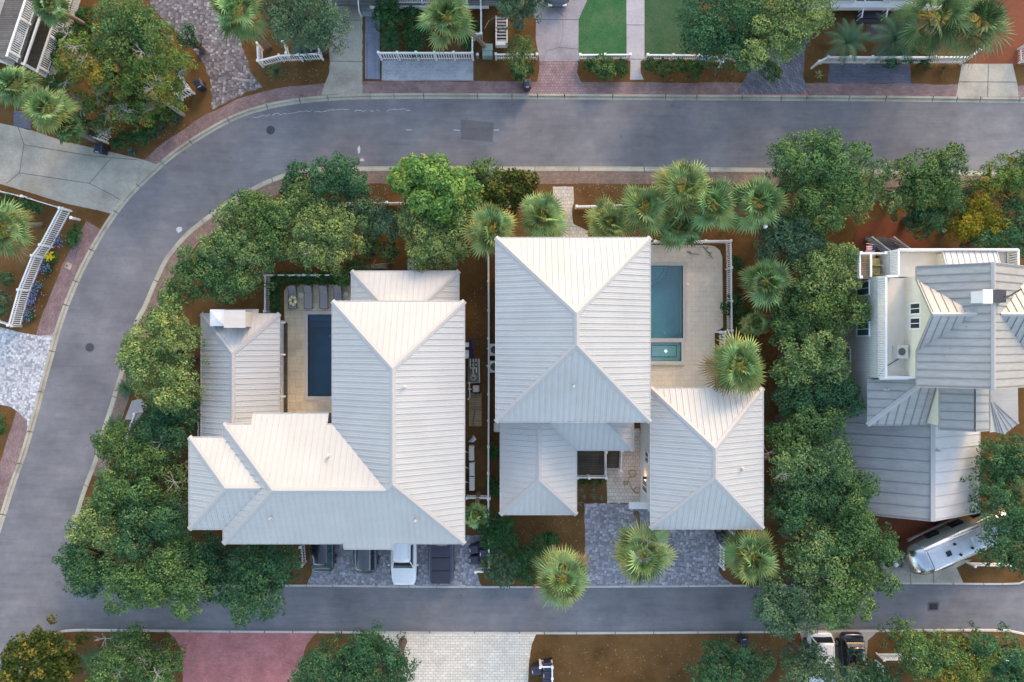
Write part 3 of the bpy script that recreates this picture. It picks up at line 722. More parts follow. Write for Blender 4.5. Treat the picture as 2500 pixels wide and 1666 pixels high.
facade(hA, 'E', -3.85, -12.5, 2.0, (1.2, 4.6)); facade(hA, 'W', -22.2, -12.4, -7.4, (1.2, 4.6)); facade(hA, 'W', -12.1, -5.6, 2.0, (4.4,)); facade(hA, 'N', 2.3, -11.5, -4.5, (5.3,), 2.4, 1, 1.2)
facade(hA, 'S', -13.0, -19, -4.5, (4.4,), 2.6); facade(hA, 'N', -6.3, -19.4, -12.6, (4.4,))
roof([('N', 5.23, .5, 4.6, [(-11.98, 5.23), (-3.94, 5.23), (-6.89, 2.28), (-9.03, 2.28)]), ('W', -11.98, .5, 4.6, [(-11.98, 5.23), (-9.03, 2.28), (-11.98, 2.28)]),
      ('E', -3.94, .5, 4.6, [(-3.94, 5.23), (-3.94, 2.28), (-6.89, 2.28)])], M['roof'], hA)
walls(hA, [(-11.5, 2.31, -4.4, 4.75)], 4.5); facade(hA, 'N', 4.75, -11.2, -4.7, (1.0,), 2.2)
for p, in ((Z(1, 2, 1221, 450),), (Z(1, 2, 178, 1468),), (Z(1, 2, 1292, 1490),), (Z(1, 2, 620, 992),)):
    q = W(p, 9.0)
    zz = {0: 0}.get(1, 0)
    for kind, ref, sl, z_, pts in fa:
        h_ = z_+sl*{'N': ref-q.y, 'S': q.y-ref, 'E': ref-q.x, 'W': q.x-ref}[kind]
        ts = clip_line(pts, (q.x, q.y), (1, 0))
        if sum(1 for v in ts if v > 0) % 2: zz = h_; break
    vent(hA, (q.x, q.y), zz)
# west pavilion of house A
hP = thing('pavilion', 'narrow white pool pavilion with hipped metal roof and chimney, left of the deep blue pool', 'pavilion', (-20, -2, 0))
zP = 3.4; x0, x1 = W((491, 0), zP).x, W((683, 0), zP).x; yN = W((0, 766), zP).y; hh = (x1-x0)/2; xm = (x0+x1)/2; yb = -7.5
cx_, cy_ = W(Z(0, 1, 1812, 1190), 5.0).x, W(Z(0, 1, 1812, 1190), 5.0).y
roof([('N', yN, .5, zP, [(x0, yN), (x0+.75, yN), (x0+.75, yN+.32), (x1-1.7, yN+.32), (x1-1.7, yN), (x1, yN), (xm, yN-hh)]), ('W', x0, .5, zP, [(x0, yN), (xm, yN-hh), (xm, yb), (x0, yb)]),
      ('E', x1, .5, zP, [(x1, yN), (x1, yb), (xm, yb), (xm, yN-hh)])], M['roof'], hP)
walls(hP, [(x0+.45, -6.2, x1-.75, yN-.45)], zP-.1); facade(hP, 'E', x1-.75, -5.4, yN-.8, (1.0,)); facade(hP, 'W', x0+.45, -5.4, yN-.8, (1.0,))
ch = MB().box((cx_, cy_, 4.3), (1.35, 1.1, 2.0)).build('chimney', M['coping'], hP)
MB().box((cx_, cy_, 5.35), (1.55, 1.3, .12)).build('chimney_cap', M['coping'], ch)
roof([('E', cx_+.55, .45, 3.75, [(cx_+.55, cy_-.55), (cx_, cy_-.55), (cx_, cy_-1.75)]), ('W', cx_-.55, .45, 3.75, [(cx_-.55, cy_-.55), (cx_, cy_-1.75), (cx_, cy_-.55)])], M['roof'], ch, name='cricket', caps=False, minor=False)
q = W(Z(0, 1, 1668, 1180), 4.4)
o = MB().box((q.x, q.y, 4.0), (.95, 1.1, 1.0)).build('skylight_curb', M['roof_cap'], hP)
MB().poly([(q.x-.55, q.y-.62, 4.51), (q.x+.55, q.y-.62, 4.51), (q.x, q.y, 4.7)]).poly([(q.x+.55, q.y-.62, 4.51), (q.x+.55, q.y+.62, 4.51), (q.x, q.y, 4.7)]).poly([(q.x+.55, q.y+.62, 4.51), (q.x-.55, q.y+.62, 4.51), (q.x, q.y, 4.7)]).poly([(q.x-.55, q.y+.62, 4.51), (q.x-.55, q.y-.62, 4.51), (q.x, q.y, 4.7)]).build('skylight_lid', M['white'], o)
# terrace strip and cross beams between pavilion and pool deck
a, b = W((684, 788), .3), W((699, 1016), .3)
t = thing('timber_walk', 'narrow dark timber walkway with white cross beams between the pavilion and the pool deck', 'boardwalk', ((a.x+b.x)/2, (a.y+b.y)/2, G))
MB().box(((a.x+b.x)/2-.4, (a.y+b.y)/2, G+.1), (b.x-a.x+.9, a.y-b.y, .2)).build('boards', M['wood_dark'], t)
for y in (788, 866, 968):
    c = W((690, y), 2.4); MB().bar((c.x-.9, c.y, 2.5), (c.x+.25, c.y, 2.5), .12, .16).build('beam', M['white'], t)
# black post box in the corner by the roof valley
q = W(Z(1, 2, 645, 702), 3.2)
t = thing('grill_hood', 'small dark metal hood in the corner between the two left roofs', 'hood', (q.x, q.y, G))
MB().box((q.x, q.y, 1.6), (.5, .6, 3.0)).build('flue', M['iron'], t); MB().box((q.x, q.y, 3.2), (.75, .95, .2), taper=.5).build('cover', M['iron'], t)
# ---- house B (right of centre) ----
zb = 8.0
hB = thing('house', 'tall white house right of centre, pale hipped roof, teal pool beside it', 'house', (4.2, 0, 0))
a, b = W((1210, 580), zb), W((1588, 1031), zb)
fb = hip(a.x, b.y, b.x, a.y, zb)
roof(fb, M['roof'], hB)
bx0, by0, bx1, by1 = a.x, b.y, b.x, a.y
walls(hB, [(a.x+.55, b.y+.55, b.x-.55, a.y-.55)], 7.92)
facade(hB, 'E', b.x-.55, b.y+1, a.y-1, (1.0, 4.8)); facade(hB, 'W', a.x+.55, b.y+1, a.y-1, (1.0, 4.8)); facade(hB, 'N', a.y-.55, a.x+1, b.x-1, (1.0, 4.8)); facade(hB, 'S', b.y+.55, a.x+1, b.x-1, (5.2,), 2.2, 1, 1.0)
q = W(Z(2, 2, 628, 446), 9.4); vent(hB, (q.x, q.y), zb+.5*(q.y-by0))
# lower front roofs of B
z5 = 5.0; yw = by0+.5
xa, xb, ysA = W((1221, 0), z5).x, W((1408, 0), z5).x, W((0, 1257), z5).y
ysB, xc = W((0, 1100), z5).y, W((1547, 0), z5).x
hm = (xb-xa)/2; xm = xa+hm; dv = min(hm, yw-ysB); 
roof([('W', xa, .5, z5, [(xa, ysA), (xm, ysA+hm), (xm, yw), (xa, yw)]),
      ('S', ysA, .5, z5, [(xa, ysA), (xb, ysA), (xm, ysA+hm)]),
      ('E', xb, .5, z5, [(xb, ysA), (xb, ysB), (xb-dv, ysB+dv), (xm, yw), (xm, ysA+hm)]),
      ('S', ysB, .5, z5, [(xb, ysB), (xc, ysB), (xc-(yw-ysB), yw), (xb-dv, yw)]),
      ('E', xc, .5, z5, [(xc, ysB), (xc, yw), (xc-(yw-ysB), yw)])], M['roof'], hB)
walls(hB, [(xa+.5, ysA+.5, xb-.5, by0+.54)], 4.9); facade(hB, 'S', ysA+.5, xa+.7, xb-.7, (1.0,)); facade(hB, 'E', xb-.5, ysA+.8, -8.3, (1.0,)); facade(hB, 'W', xa+.5, ysA+.8, -6.3, (1.0,))
walls(hB, [(xc-.6, ysB+.35, xc-.42, ysB+.53), (xb+1.9, ysB+.35, xb+2.08, ysB+.53)], 4.9, name='porch_post')
# ---- garage of B ----
zg = 6.5
hG = thing('garage', 'two storey white garage block with hipped metal roof, south east of the tall house', 'garage', (13.5, -8, 0))
a, b = W((1588, 947), zg), W((1863.5, 1292), zg)
fg = hip(a.x, b.y, b.x, a.y, zg); roof(fg, M['roof'], hG)
gx0 = a.x+.5
walls(hG, [(gx0, b.y+.5, b.x-.5, a.y-.5)], 6.42)
q = W(Z(2, 2, 1948, 1098), 8.3); vent(hG, (q.x, q.y), zg+.5*(b.x-q.x))
yA = W(Z(2, 2, 0, 995), 3).y; window(hG, 'W', yA, 2.2, .85, 1.3, gx0)
yA = W(Z(2, 2, 0, 1218), 2.2).y; window(hG, 'W', yA, 1.0, 1.0, 2.0, gx0, 'glass_teal')
facade(hG, 'E', b.x-.5, b.y+1, a.y-1, (1.0, 4.2)); facade(hG, 'S', b.y+.5, a.x+1, b.x-1, (4.2,)); facade(hG, 'N', a.y-.5, a.x+1, b.x-1, (4.2,))
for i in (0, 1):
    xg = a.x+2.4+i*4.0; mb = MB().box((xg, b.y+.47, 1.25), (3.0, .06, 2.3)); d = mb.build('garage_door', M['white'], hG)
q0, q1 = W(Z(2, 2, 1052, 1338), 2.6), W(Z(2, 2, 1168, 1388), 2.6)
MB().box(((q0.x+gx0)/2, (q0.y+q1.y)/2, 2.6), (gx0-q0.x, abs(q0.y-q1.y), .16)).build('canopy', M['white'], hG)
lp = W(Z(2, 2, 1157, 1150), 2.4)
t = thing('wall_lamp', 'small lit black wall lamp glowing orange on the garage wall above the hose', 'wall lamp', (gx0, lp.y, 2.2))
MB().box((gx0-.06, lp.y, 2.3), (.12, .10, .26)).box((gx0-.14, lp.y, 2.47), (.26, .22, .05)).build('housing', M['iron'], t)
MB().cyl((gx0-.14, lp.y, 2.24), .06, .18, 10).build('bulb', M['lamp'], t)
ld = bpy.data.lights.new('lamp_light', 'POINT'); ld.energy = 5; ld.color = (1, .45, .18); ld.shadow_soft_size = .08
lo = bpy.data.objects.new('lamp_light', ld); COL.objects.link(lo); lo.parent = t; lo.location = (-.32, 0, -.1)
# porch platform of B
def railing(parent, pts, z, h=.95, name='railing', gap=.13, pk=.045, post=True, mat='white', rail=.09):
    pts = [Vector((p[0], p[1], z)) for p in pts]; mb = MB()
    for a, b in zip(pts, pts[1:]):
        L = (b-a).length; n = max(1, int(L/gap)); U = Vector((0, 0, 1))
        mb.bar(a+U*(h-.04), b+U*(h-.04), rail, .06); mb.bar(a+U*.12, b+U*.12, rail*.6, .05)
        for i in range(n):
            p = a.lerp(b, (i+.5)/n); mb.box((p.x, p.y, z+h/2+.02), (pk, pk, h-.16))
    o = mb.build(name, M[mat], parent)
    if post:
        for p in pts:
            MB().box((p.x, p.y, z+h/2+.05), (.15, .15, h+.1)).box((p.x, p.y, z+h+.13), (.2, .2, .05)).build('post', M[mat], o if False else parent)
    return o
p0, p1 = W(Z(2, 2, 640, 930), .7), W(Z(2, 2, 872, 1140), .7)
t = thing('porch_deck', 'dark timber porch platform with white railing in the notch of the right-hand house', 'porch', ((p0.x+p1.x)/2, (p0.y+p1.y)/2, G))
MB().box(((p0.x+p1.x)/2, (p0.y+1+p1.y)/2, (G+.68)/2), (p1.x-p0.x, p0.y+1-p1.y, .68-G)).build('boards', M['wood_dark'], t)
railing(t, [(p0.x+.1, p1.y+.08), ((p0.x+p1.x)/2-.2, p1.y+.08), (p1.x-.08, p1.y+.08), (p1.x-.08, p0.y-.1)], .69)
p2, p3 = W(Z(2, 2, 890, 935), .4), W(Z(2, 2, 975, 1075), .4)
MB().box(((p2.x+p3.x)/2, (p2.y+1+p3.y)/2, .3), (p3.x-p2.x+.1, p2.y+1-p3.y, .36)).build('landing', M['wood_dark'], t)
railing(t, [(p3.x, p3.y), (p3.x+.1, p2.y+.1)], .48)
# ---- house C (right) ----
hC = thing('house', 'tall cream weathered house at the right edge with grey metal roofs and white terrace', 'house', (30, 0, 0))
ro, rw = M['roof_old'], M['roof_old_white']
xW_, xE_ = 24.0, 36.0; xmm = 30.8; yS_, yT = -13.2, -3.6
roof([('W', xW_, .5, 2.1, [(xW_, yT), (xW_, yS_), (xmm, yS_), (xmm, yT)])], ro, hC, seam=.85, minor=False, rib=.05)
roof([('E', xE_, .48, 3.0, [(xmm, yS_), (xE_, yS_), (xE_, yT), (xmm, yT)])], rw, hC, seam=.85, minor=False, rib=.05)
MB().bar((xmm, yS_, 5.53), (xmm, yT-.3, 5.53), .34, .08).build('ridge_cap', M['roof_cap'], hC)
mb = MB(); zr = 5.5
mb.poly([(xW_+.4, yS_+.4, .0), (xE_-.4, yS_+.4, 0), (xE_-.4, yS_+.4, 3.0), (xmm, yS_+.4, zr-.25), (xW_+.4, yS_+.4, 2.1)])
mb.build('gable_wall', M['siding'], hC); walls(hC, [(xW_+.42, yS_+.42, xE_-.42, -5.2)], 2.1, 'siding')
q = W(Z(3, 2, 1478, 968), 7); vent(hC, (q.x, q.y), 3.0+.48*(xE_-q.x), .6)
XW = 25.9; yWN, yWS = 4.62, -5.3
walls(hC, [(XW, -2.62, 35, yWN)], 7.0, 'siding'); walls(hC, [(XW+.003, yWS, 33, -2.63)], 5.9, 'siding'); walls(hC, [(26.75, 4.5, 35.2, 6.4)], 7.0, 'siding')
for y, z, w_, h in ((705, 4.3, 1.0, 1.75), (804, 4.3, 1.0, 1.75), (867, 1.8, .9, 1.5)): window(hC, 'W', (833-y)*(55-z-h/2)/FPX, z, w_, h, XW, 'glass_teal')
MB().box((31, .9, 7.03), (9.9, 7.3, .06)).box((30.95, 5.4, 7.035), (8.3, 1.85, .05)).build('terrace_floor', M['deck_white'], hC)
def parapet(pts, z, h=1.15):
    mb = MB(); sl = MB(); pts = [Vector((p[0], p[1], z)) for p in pts]; U = Vector((0, 0, 1))
    for a, b in zip(pts, pts[1:]):
        mb.bar(a+U*h, b+U*h, .14, .07); L = (b-a).length; n = max(2, int(L/.16))
        for i in range(n): p = a.lerp(b, (i+.5)/n); sl.box((p.x, p.y, z+h/2), (.10, .10, h-.05))
        mb.bar(a+U*.1, b+U*.1, .1, .1)
    o = mb.build('railing', M['white'], hC); sl.build('balusters', M['white'], o)
parapet([(XW+.03, -2.6), (XW+.03, 4.5), (26.8, 4.5), (26.8, 6.35), (35.1, 6.35), (35.1, 3)], 7.0)
MB().box((30.2, -2.55, 7.35), (8.3, .16, .7)).build('parapet', M['white'], hC)
walls(hC, [(27.85, -2.46, 33.2, 4.5)], 10.0, 'cream_wall', 7.06, 'penthouse_wall')
for y in (754, 790): window(hC, 'W', (833-y)*(55-8.3)/FPX, 7.8, .75, 1.15, 27.85, 'glass')
# penthouse cross-gable roof
xE2, xW2, sl = 34.2, 26.95, .58; zE = 10.0; xr = (xE2+xW2)/2; zr = zE+sl*(xr-xW2)
yN2, yS2, yc, hg, sg = 4.98, -3.05, 1.72, 2.37, .70; zc = zE+sg*hg; dx = (zc-zE)/sl; xc_ = xW2+dx
roof([('W', xW2, sl, zE, [(xW2, yN2), (xW2, yc+hg), (xc_, yc), (xW2, yc-hg), (xW2, yS2), (xr, yS2), (xr, yN2)]),
      ('N', yc+hg, sg, zE, [(xW2, yc+hg), (xc_, yc), (xW2, yc)]), ('S', yc-hg, sg, zE, [(xW2, yc-hg), (xW2, yc), (xc_, yc)]),
      ('E', xE2, sl, zE, [(xE2, yN2), (xr, yN2), (xr, yS2), (xE2, yS2), (xE2, yc-hg), (xE2-dx, yc), (xE2, yc+hg)]),
      ('N', yc+hg, sg, zE, [(xE2, yc+hg), (xE2, yc), (xE2-dx, yc)]), ('S', yc-hg, sg, zE, [(xE2, yc-hg), (xE2-dx, yc), (xE2, yc)])], ro, hC, seam=.52, minor=False, rib=.04, capw=.26)
MB().poly([(xW2+.3, yc+hg-.3, zE-.1), (xW2+.3, yc, zc-.15), (xW2+.3, yc-hg+.3, zE-.1)]).build('gable_wall', M['cream_wall'], hC)
q = W(Z(3, 1, 1752, 1017), 12.6); ch = MB().box((q.x, q.y, 12.0), (.5, .75, 1.3)).build('chimney', M['white'], hC)
MB().box((q.x, q.y, 12.68), (.62, .88, .08)).build('chimney_cap', M['white'], ch)
q2 = W(Z(3, 1, 1845, 1015), 12.2); MB().box((q2.x, q2.y, 11.9), (.8, .8, .8)).build('flue_box', M['iron'], hC)
# weather vane
q3 = W(Z(3, 1, 1940, 1010), 12.9); t = thing('weather_vane', 'thin dark weather vane beside the chimney on the right-hand house roof', 'weather vane', (q3.x, q3.y, 11.2))
MB().tube([(q3.x, q3.y, 11.2), (q3.x, q3.y, 13.0)], .03).build('rod', M['iron'], t)
MB().bar((q3.x-.5, q3.y-.25, 12.9), (q3.x+.6, q3.y+.4, 12.9), .04, .2).poly([(q3.x+.2, q3.y+.15, 12.8), (q3.x+.75, q3.y+.5, 12.95), (q3.x+.25, q3.y+.2, 13.15)]).build('arrow', M['iron'], t)
# C2: low hipped roof south-west of terrace
e_ = 6.0; k = lambda x, y, z: W(Z(3, 2, x, y), z)
a = k(838, 400, e_); b = k(838, 748, e_); c = k(1272, 748, e_)
s2 = .45; dd = min(c.x-a.x, a.y-b.y)
roof([('W', a.x, s2, e_, [(a.x, a.y), (b.x, b.y), (b.x+dd, b.y+dd), (a.x+dd, a.y)]),
      ('S', b.y, s2, e_, [(b.x, b.y), (c.x, b.y), (c.x, a.y), (b.x+dd, a.y), (b.x+dd, b.y+dd)])], ro, hC, seam=.6, minor=False, rib=.05)
q = k(978, 470, 6.4); vent(hC, (q.x, q.y), 6+s2*(q.x-a.x), .35)
# C4: block with turret south-east
e4 = 7.6; a = k(1393, 460, e4); b = k(1393, 785, e4); xr4 = k(1695, 0, e4+1.2).x; xe4 = k(1990, 0, e4).x
walls(hC, [(a.x+.05, b.y+.3, xe4-.3, -2.4)], e4-.05, 'cream_wall', 0)
roof([('W', a.x, .4, e4, [(a.x, a.y+1), (a.x, b.y), (xr4, b.y), (xr4, a.y+1)])], ro, hC, seam=.6, minor=False, rib=.05)
e5 = e4+.4*(xr4-a.x)
xt = k(1815, 0, e5).x; yt = k(0, 545, e5).y
roof([('E', xr4, .35, e5, [(xr4, a.y+1), (xr4, b.y), (xt, b.y), (xt, a.y+1)])], ro, hC, seam=.6, minor=False, rib=.05)
pts = [k(1815, 800, 7.62), k(1890, 815, 7.62), k(1995, 735, 7.62), k(1990, 470, 7.62)]; ap = Vector((xt, yt, e5+.35*(xr4-xt))); b_ = Vector((xt, yt+3, ap.z)); tt = MB()
for u, v, w__ in ((pts[0], pts[1], ap), (pts[1], pts[2], ap)): tt.poly([u, v, w__])
tt.poly([pts[2], pts[3]+Vector((0, 1, 0)), b_, ap]); tt.poly([pts[0], ap, Vector((xt, pts[0].y, ap.z))])
for u in (pts[1], pts[2]): tt.bar(ap+Vector((0, 0, .03)), u+Vector((0, 0, .03)), .14, .06)
for f_ in (.3, .6): tt.bar(ap+Vector((0, 0, .02)), pts[0].lerp(pts[1], f_)+Vector((0, 0, .02)), .05, .05); tt.bar(ap+Vector((0, 0, .02)), pts[1].lerp(pts[2], f_)+Vector((0, 0, .02)), .05, .05)
tt.build('turret_roof', ro, hC)
MB().prism([(p.x-.25, p.y+.25) for p in pts]+[(xt-.2, pts[3].y), (xt-.2, pts[0].y+.25)], 0, 6.9).build('turret_wall', M['siding'], hC)
# sloping white roof on the terrace north side, louvre
a, b = W(Z(3, 1, 1420, 660), 8.1), W(Z(3, 1, 1835, 768), 8.1)
roof([('N', a.y, .35, 8.0, [(a.x, a.y), (b.x, a.y), (b.x, b.y-.6), (a.x, b.y-.6)])], rw, hC, seam=.42, minor=False, name='porch_roof')
walls(hC, [(a.x+.15, b.y-.5, b.x-.15, a.y-.2)], 7.95, 'cream_wall', 7.06, 'porch_wall')
# lower balcony to the north-west of C with two yellow chairs, and stairs
z3 = 5.9; a, b = W(Z(3, 1, 785, 700), z3+.9), W(Z(3, 1, 965, 868), z3+.9); a0 = W(Z(3, 1, 800, 720), z3); 
t = thing('balcony', 'small timber balcony with white railing at the corner of the right-hand house', 'balcony', ((a.x+26.7)/2, (a.y+b.y)/2, 0))
cx__ = (a.x+26.7)/2; MB().box((cx__, (a.y+b.y)/2+.1, z3-.1), (26.7-a.x, a.y-b.y+.3, .2)).build('boards', M['wood_tan'], t)
for px_ in (a.x+.1, 26.5): MB().box((px_, a.y, z3/2), (.18, .18, z3)).build('post', M['white'], t)
railing(t, [(26.6, a.y+.15), (a.x, a.y+.15), (a.x, b.y)], z3, .9)
MB().bar((cx__-.2, b.y, z3+.95), (cx__-.2, a.y+.1, z3+.95), .12, .1).build('beam', M['white'], t)
def slat_chair(loc, rz, label):
    t = thing('deck_chair', label, 'chair', loc, 'yellow chairs on the balcony'); 
    seat = MB(); back = MB()
    for i in range(5): seat.box((loc[0]-.24+i*.12, loc[1], loc[2]+.38), (.09, .5, .03)); back.box((loc[0]-.24+i*.12, loc[1]-.3, loc[2]+.65), (.09, .04, .6))
    seat.build('seat', M['yellow_chair'], t); back.build('backrest', M['yellow_chair'], t)
    for sx in (-1, 1):
        for sy in (-1, 1): MB().box((loc[0]+sx*.25, loc[1]+sy*.22, loc[2]+.18), (.05, .05, .36)).build('leg', M['yellow_chair'], t)
M['yellow_chair'] = m_plain('yellow_chair', (.50, .38, .14), .6)
c1 = W(Z(3, 1, 905, 752), z3+.4); c2 = W(Z(3, 1, 905, 800), z3+.4)
slat_chair((c1.x, c1.y, z3), 0, 'yellow slatted chair on the balcony, the one nearer the stairs and flag'); slat_chair((c2.x, c2.y-.2, z3), 0, 'yellow slatted chair on the balcony, the one nearer the terrace windows')
s0, s1 = W(Z(3, 1, 905, 665), 2.6), W(Z(3, 1, 1090, 570), .6)
t = thing('staircase', 'grey timber outside staircase with white handrails rising to the right-hand house', 'staircase', ((s0.x+s1.x)/2, s1.y, 0))
n = 9; y_a, y_b = W(Z(3, 1, 0, 690), 3.0).y, W(Z(3, 1, 0, 570), .5).y; xl, xr_ = W(Z(3, 1, 905, 0), 2).x+.1, W(Z(3, 1, 1085, 0), 2).x
for i in range(n):
    f_ = i/(n-1); MB().box(((xl+xr_)/2, y_a+(y_b-y_a)*f_, 3.0-2.8*f_), (xr_-xl, .34, .06)).build('tread', M['wood_grey'], t)
for x in (xl, xr_):
    mb = MB().bar((x, y_a, 4.0), (x, y_b, 1.2), .1, .08); 
    for i in range(12): f_ = (i+.5)/12; mb.box((x, y_a+(y_b-y_a)*f_, 3.5-2.8*f_), (.05, .05, .9))
    mb.build('handrail', M['white'], t)
# mini split on terrace
q = W(Z(3, 2, 1103, 185), 7.6); t = thing('air_conditioner', 'white fan unit standing on the roof terrace of the right-hand house', 'air conditioner', (q.x, q.y, 7.06))
MB().box((q.x, q.y, 7.42), (.75, .95, .7)).build('casing', M['ac'], t, bevel=.02); MB().cyl((q.x-.1, q.y, 7.775), .26, .02, 20).build('fan_guard', M['patch'], t)
c0 = q; pts = [(q.x+.3, q.y-.35, 7.1), (q.x+.1, q.y-.5, 7.1), (q.x-.9, q.y-1.1, 7.1), (q.x-1.5, q.y-1.95, 7.1), (q.x-1.7, q.y-2.0, 7.1)]
tag(MB().tube(pts, .025).build('cable', M['rubber'], origin=(q.x, q.y, 7.1)), 'black cable lying across the roof terrace from the fan unit', 'cable')
# flag
f0 = W(Z(3, 1, 860, 640), 4.2); t = thing('flag', 'small stars and stripes flag hanging from a pole by the staircase', 'flag', (f0.x, f0.y, 3.2))
MB().tube([(f0.x+.6, f0.y+.2, 3.9), (f0.x-.5, f0.y+.25, 4.6)], .02).build('pole', M['white'], t)
def flagstrip(u0, u1, v0, v1, mb):
    def P(u, v): return (f0.x+.55-u*1.05+.1*math.sin(v*5), f0.y+.2-v*.75-.12*u, 4.0+u*.55-v*.35+.05*math.sin(u*9))
    n = 5
    for i in range(n):
        a, b = u0+(u1-u0)*i/n, u0+(u1-u0)*(i+1)/n; mb.poly([P(a, v0), P(b, v0), P(b, v1), P(a, v1)])
rr, ww2, bb = MB(), MB(), MB()
for i in range(13): flagstrip(0 if i > 6 else .4, 1, i/13, (i+1)/13, rr if i % 2 == 0 else ww2)
flagstrip(0, .4, 0, 7/13, bb)
rr.build('red_stripes', M['red'], t); ww2.build('white_stripes', M['white'], t); bb.build('blue_field', M['navy'], t)
# ---- house D (top left), E (top centre), F (top right) ----
hD = thing('house', 'white house corner with lattice skirt and sunburst balcony railings at the top left', 'house', (-38, 22, 0))
def Tt(x, y, z): return W(Z(0, 0, x, y), z)
ang = Tt(450, 110, 4) - Tt(290, 630, 4)
def quad(mb, pl, z): mb.poly([Tt(x, y, z) for x, y in pl])
b0, b1 = Tt(432, 105, 1.95), Tt(300, 500, 1.95); dirv = (b1-b0).normalized(); nrm = Vector((-dirv.y, dirv.x, 0)); 
if nrm.x > 0: nrm = -nrm
b0 = b0-dirv*6; L = (b1-b0).length+.6
def bal(off, z, h, nm='railing'):
    mb = MB(); p, q = b0+nrm*off, b0+nrm*off+dirv*L; p.z = q.z = z; U = Vector((0, 0, 1))
    mb.bar(p+U*h, q+U*h, .16, .07); mb.bar(p+U*.08, q+U*.08, .08, .06); n = int(L/.16)
    for i in range(n): c = p.lerp(q, (i+.5)/n); mb.bar(c+U*.1, c+U*h, .05, .05)
    o = mb.build(nm, M['white'], hD)
    for k in range(int(L/2.6)+1):
        c = p.lerp(q, min(1, k*2.6/L)); MB().box((c.x, c.y, z+h/2), (.18, .18, h)).build('post', M['white'], hD)
        if k % 2:
            s = MB(); c2 = c+dirv*1.3+U*(h*.5)
            for a in range(12):
                d = dirv*math.cos(a*.5236)+U*math.sin(a*.5236); s.bar(c2, c2+d*.36, .035, .05)
            s.build('sunburst', M['white'], hD)
up_ = (Tt(165, 90, 4.6)-b0); up_.z = 0; uo = up_.dot(nrm); bal(.0, .85, 1.1); bal(uo, 3.5, 1.1)
mb = MB(); n = int(L/.14)
for i in range(n):
    c = b0+dirv*(L*(i+.5)/n)-nrm*.05
    mb.bar((c.x, c.y, .1), (c.x+dirv.x*.5, c.y+dirv.y*.5, .8), .035, .05); mb.bar((c.x+dirv.x*.5, c.y+dirv.y*.5, .1), (c.x, c.y, .8), .035, .05)
mb.build('lattice', M['white'], hD)
def rectn(o0, o1, z0, z1, nm, mt, l0=0, l1=None):
    l1 = L if l1 is None else l1
    ps = [b0+nrm*o0+dirv*l0, b0+nrm*o1+dirv*l0, b0+nrm*o1+dirv*l1, b0+nrm*o0+dirv*l1]
    MB().prism([(p.x, p.y) for p in ps], z0, z1).build(nm, M[mt], hD)
rectn(.1, 9, .6, .82, 'deck_boards', 'wood_dark'); rectn(uo, uo+8, 3.2, 3.48, 'balcony_floor', 'wood_grey'); rectn(uo+2.4, uo+9, .83, 3.19, 'wall', 'wall'); rectn(uo+2.4, uo+9, 3.5, 6, 'wall', 'wall')
for l_ in (L*.2, L*.62, L-.2): rectn(.1, uo, 3.0, 3.18, 'beam', 'white', l_, l_+.18); rectn(.02, .2, .83, 2.99, 'column', 'white', l_, l_+.18)
rectn(.0, .16, 3.19, 3.3, 'beam', 'white')
hE = thing('house', 'white porch front of the house at the top centre with grey steps', 'house', (-7, 28, 0))
q = W(Z(1, 0, 1350, 35), 1.6); walls(hE, [(q.x-7.5, q.y+1.6, q.x+7, q.y+9)], 6, 'wall'); roof(hip(q.x-8, q.y+1.2, q.x+7.5, q.y+9.4, 6.02), M['roof'], hE); MB().box((q.x-.2, q.y+.85, 1.2), (14, 1.5, .2)).build('porch_floor', M['wood_grey'], hE)
MB().box((q.x+.5, q.y+.1, 1.0), (9.5, .12, .4)).build('fascia', M['white'], hE)
railing(hE, [(q.x-3.2, q.y+.25), (q.x, q.y+.25), (q.x+3.5, q.y+.25)], 1.3, .9)
x_ = (W(Z(1, 0, 1000, 0), .8).x+W(Z(1, 0, 890, 0), .8).x)/2; y1_ = W(Z(1, 0, 0, 130), .2).y
st_ = thing('steps', 'grey boarded steps with white handrail at the top of the blue plank walkway', 'steps', (x_, y1_, G))
for i in range(6): MB().box((x_, y1_+.25+i*.42, .25+i*.17), (1.35, .46, .07)).build('tread', M['bay'], st_)
MB().bar((x_-.75, y1_, 1.1), (x_-.75, y1_+2.6, 2.1), .09, .08).box((x_-.75, y1_+.05, .6), (.12, .12, 1.0)).build('handrail', M['white'], st_)
hF = thing('house', 'white porch front of the house at the top right behind the dark steps', 'house', (26, 28, 0))
q = W(Z(3, 0, 830, 60), 1.4); MB().box((q.x, q.y+.25, 1.2), (12, .5, .5)).build('fascia', M['white'], hF); walls(hF, [(q.x-6, q.y+2.2, q.x+6, q.y+9)], 6, 'wall'); roof(hip(q.x-6.5, q.y+1.8, q.x+6.5, q.y+9.4, 6.02), M['roof'], hF); MB().box((q.x, q.y+1.3, 1.3), (12, 1.8, .2)).build('porch_floor', M['wood_grey'], hF)
railing(hF, [(q.x-5.9, q.y+.4), (q.x-3, q.y+.4), (q.x-1.1, q.y+.4)], 1.45, .9); railing(hF, [(q.x+1.3, q.y+.4), (q.x+5.9, q.y+.4)], 1.45, .9)
xs0, xs1, ys_ = W(Z(3, 0, 775, 0), .6).x, W(Z(3, 0, 960, 0), .6).x, W(Z(3, 0, 0, 170), .3).y
st_ = thing('steps', 'dark steps between two sloping white handrails at the top right', 'steps', ((xs0+xs1)/2, ys_, G))
for i in range(9): MB().box(((xs0+xs1)/2, ys_+.15+i*.30, .2+i*.14), (xs1-xs0, .32, .06)).build('tread', M['plum_wood'] if 'plum_wood' in M else M.setdefault('plum_wood', m_plain('plum_wood', (.045, .04, .06), .7)), st_)
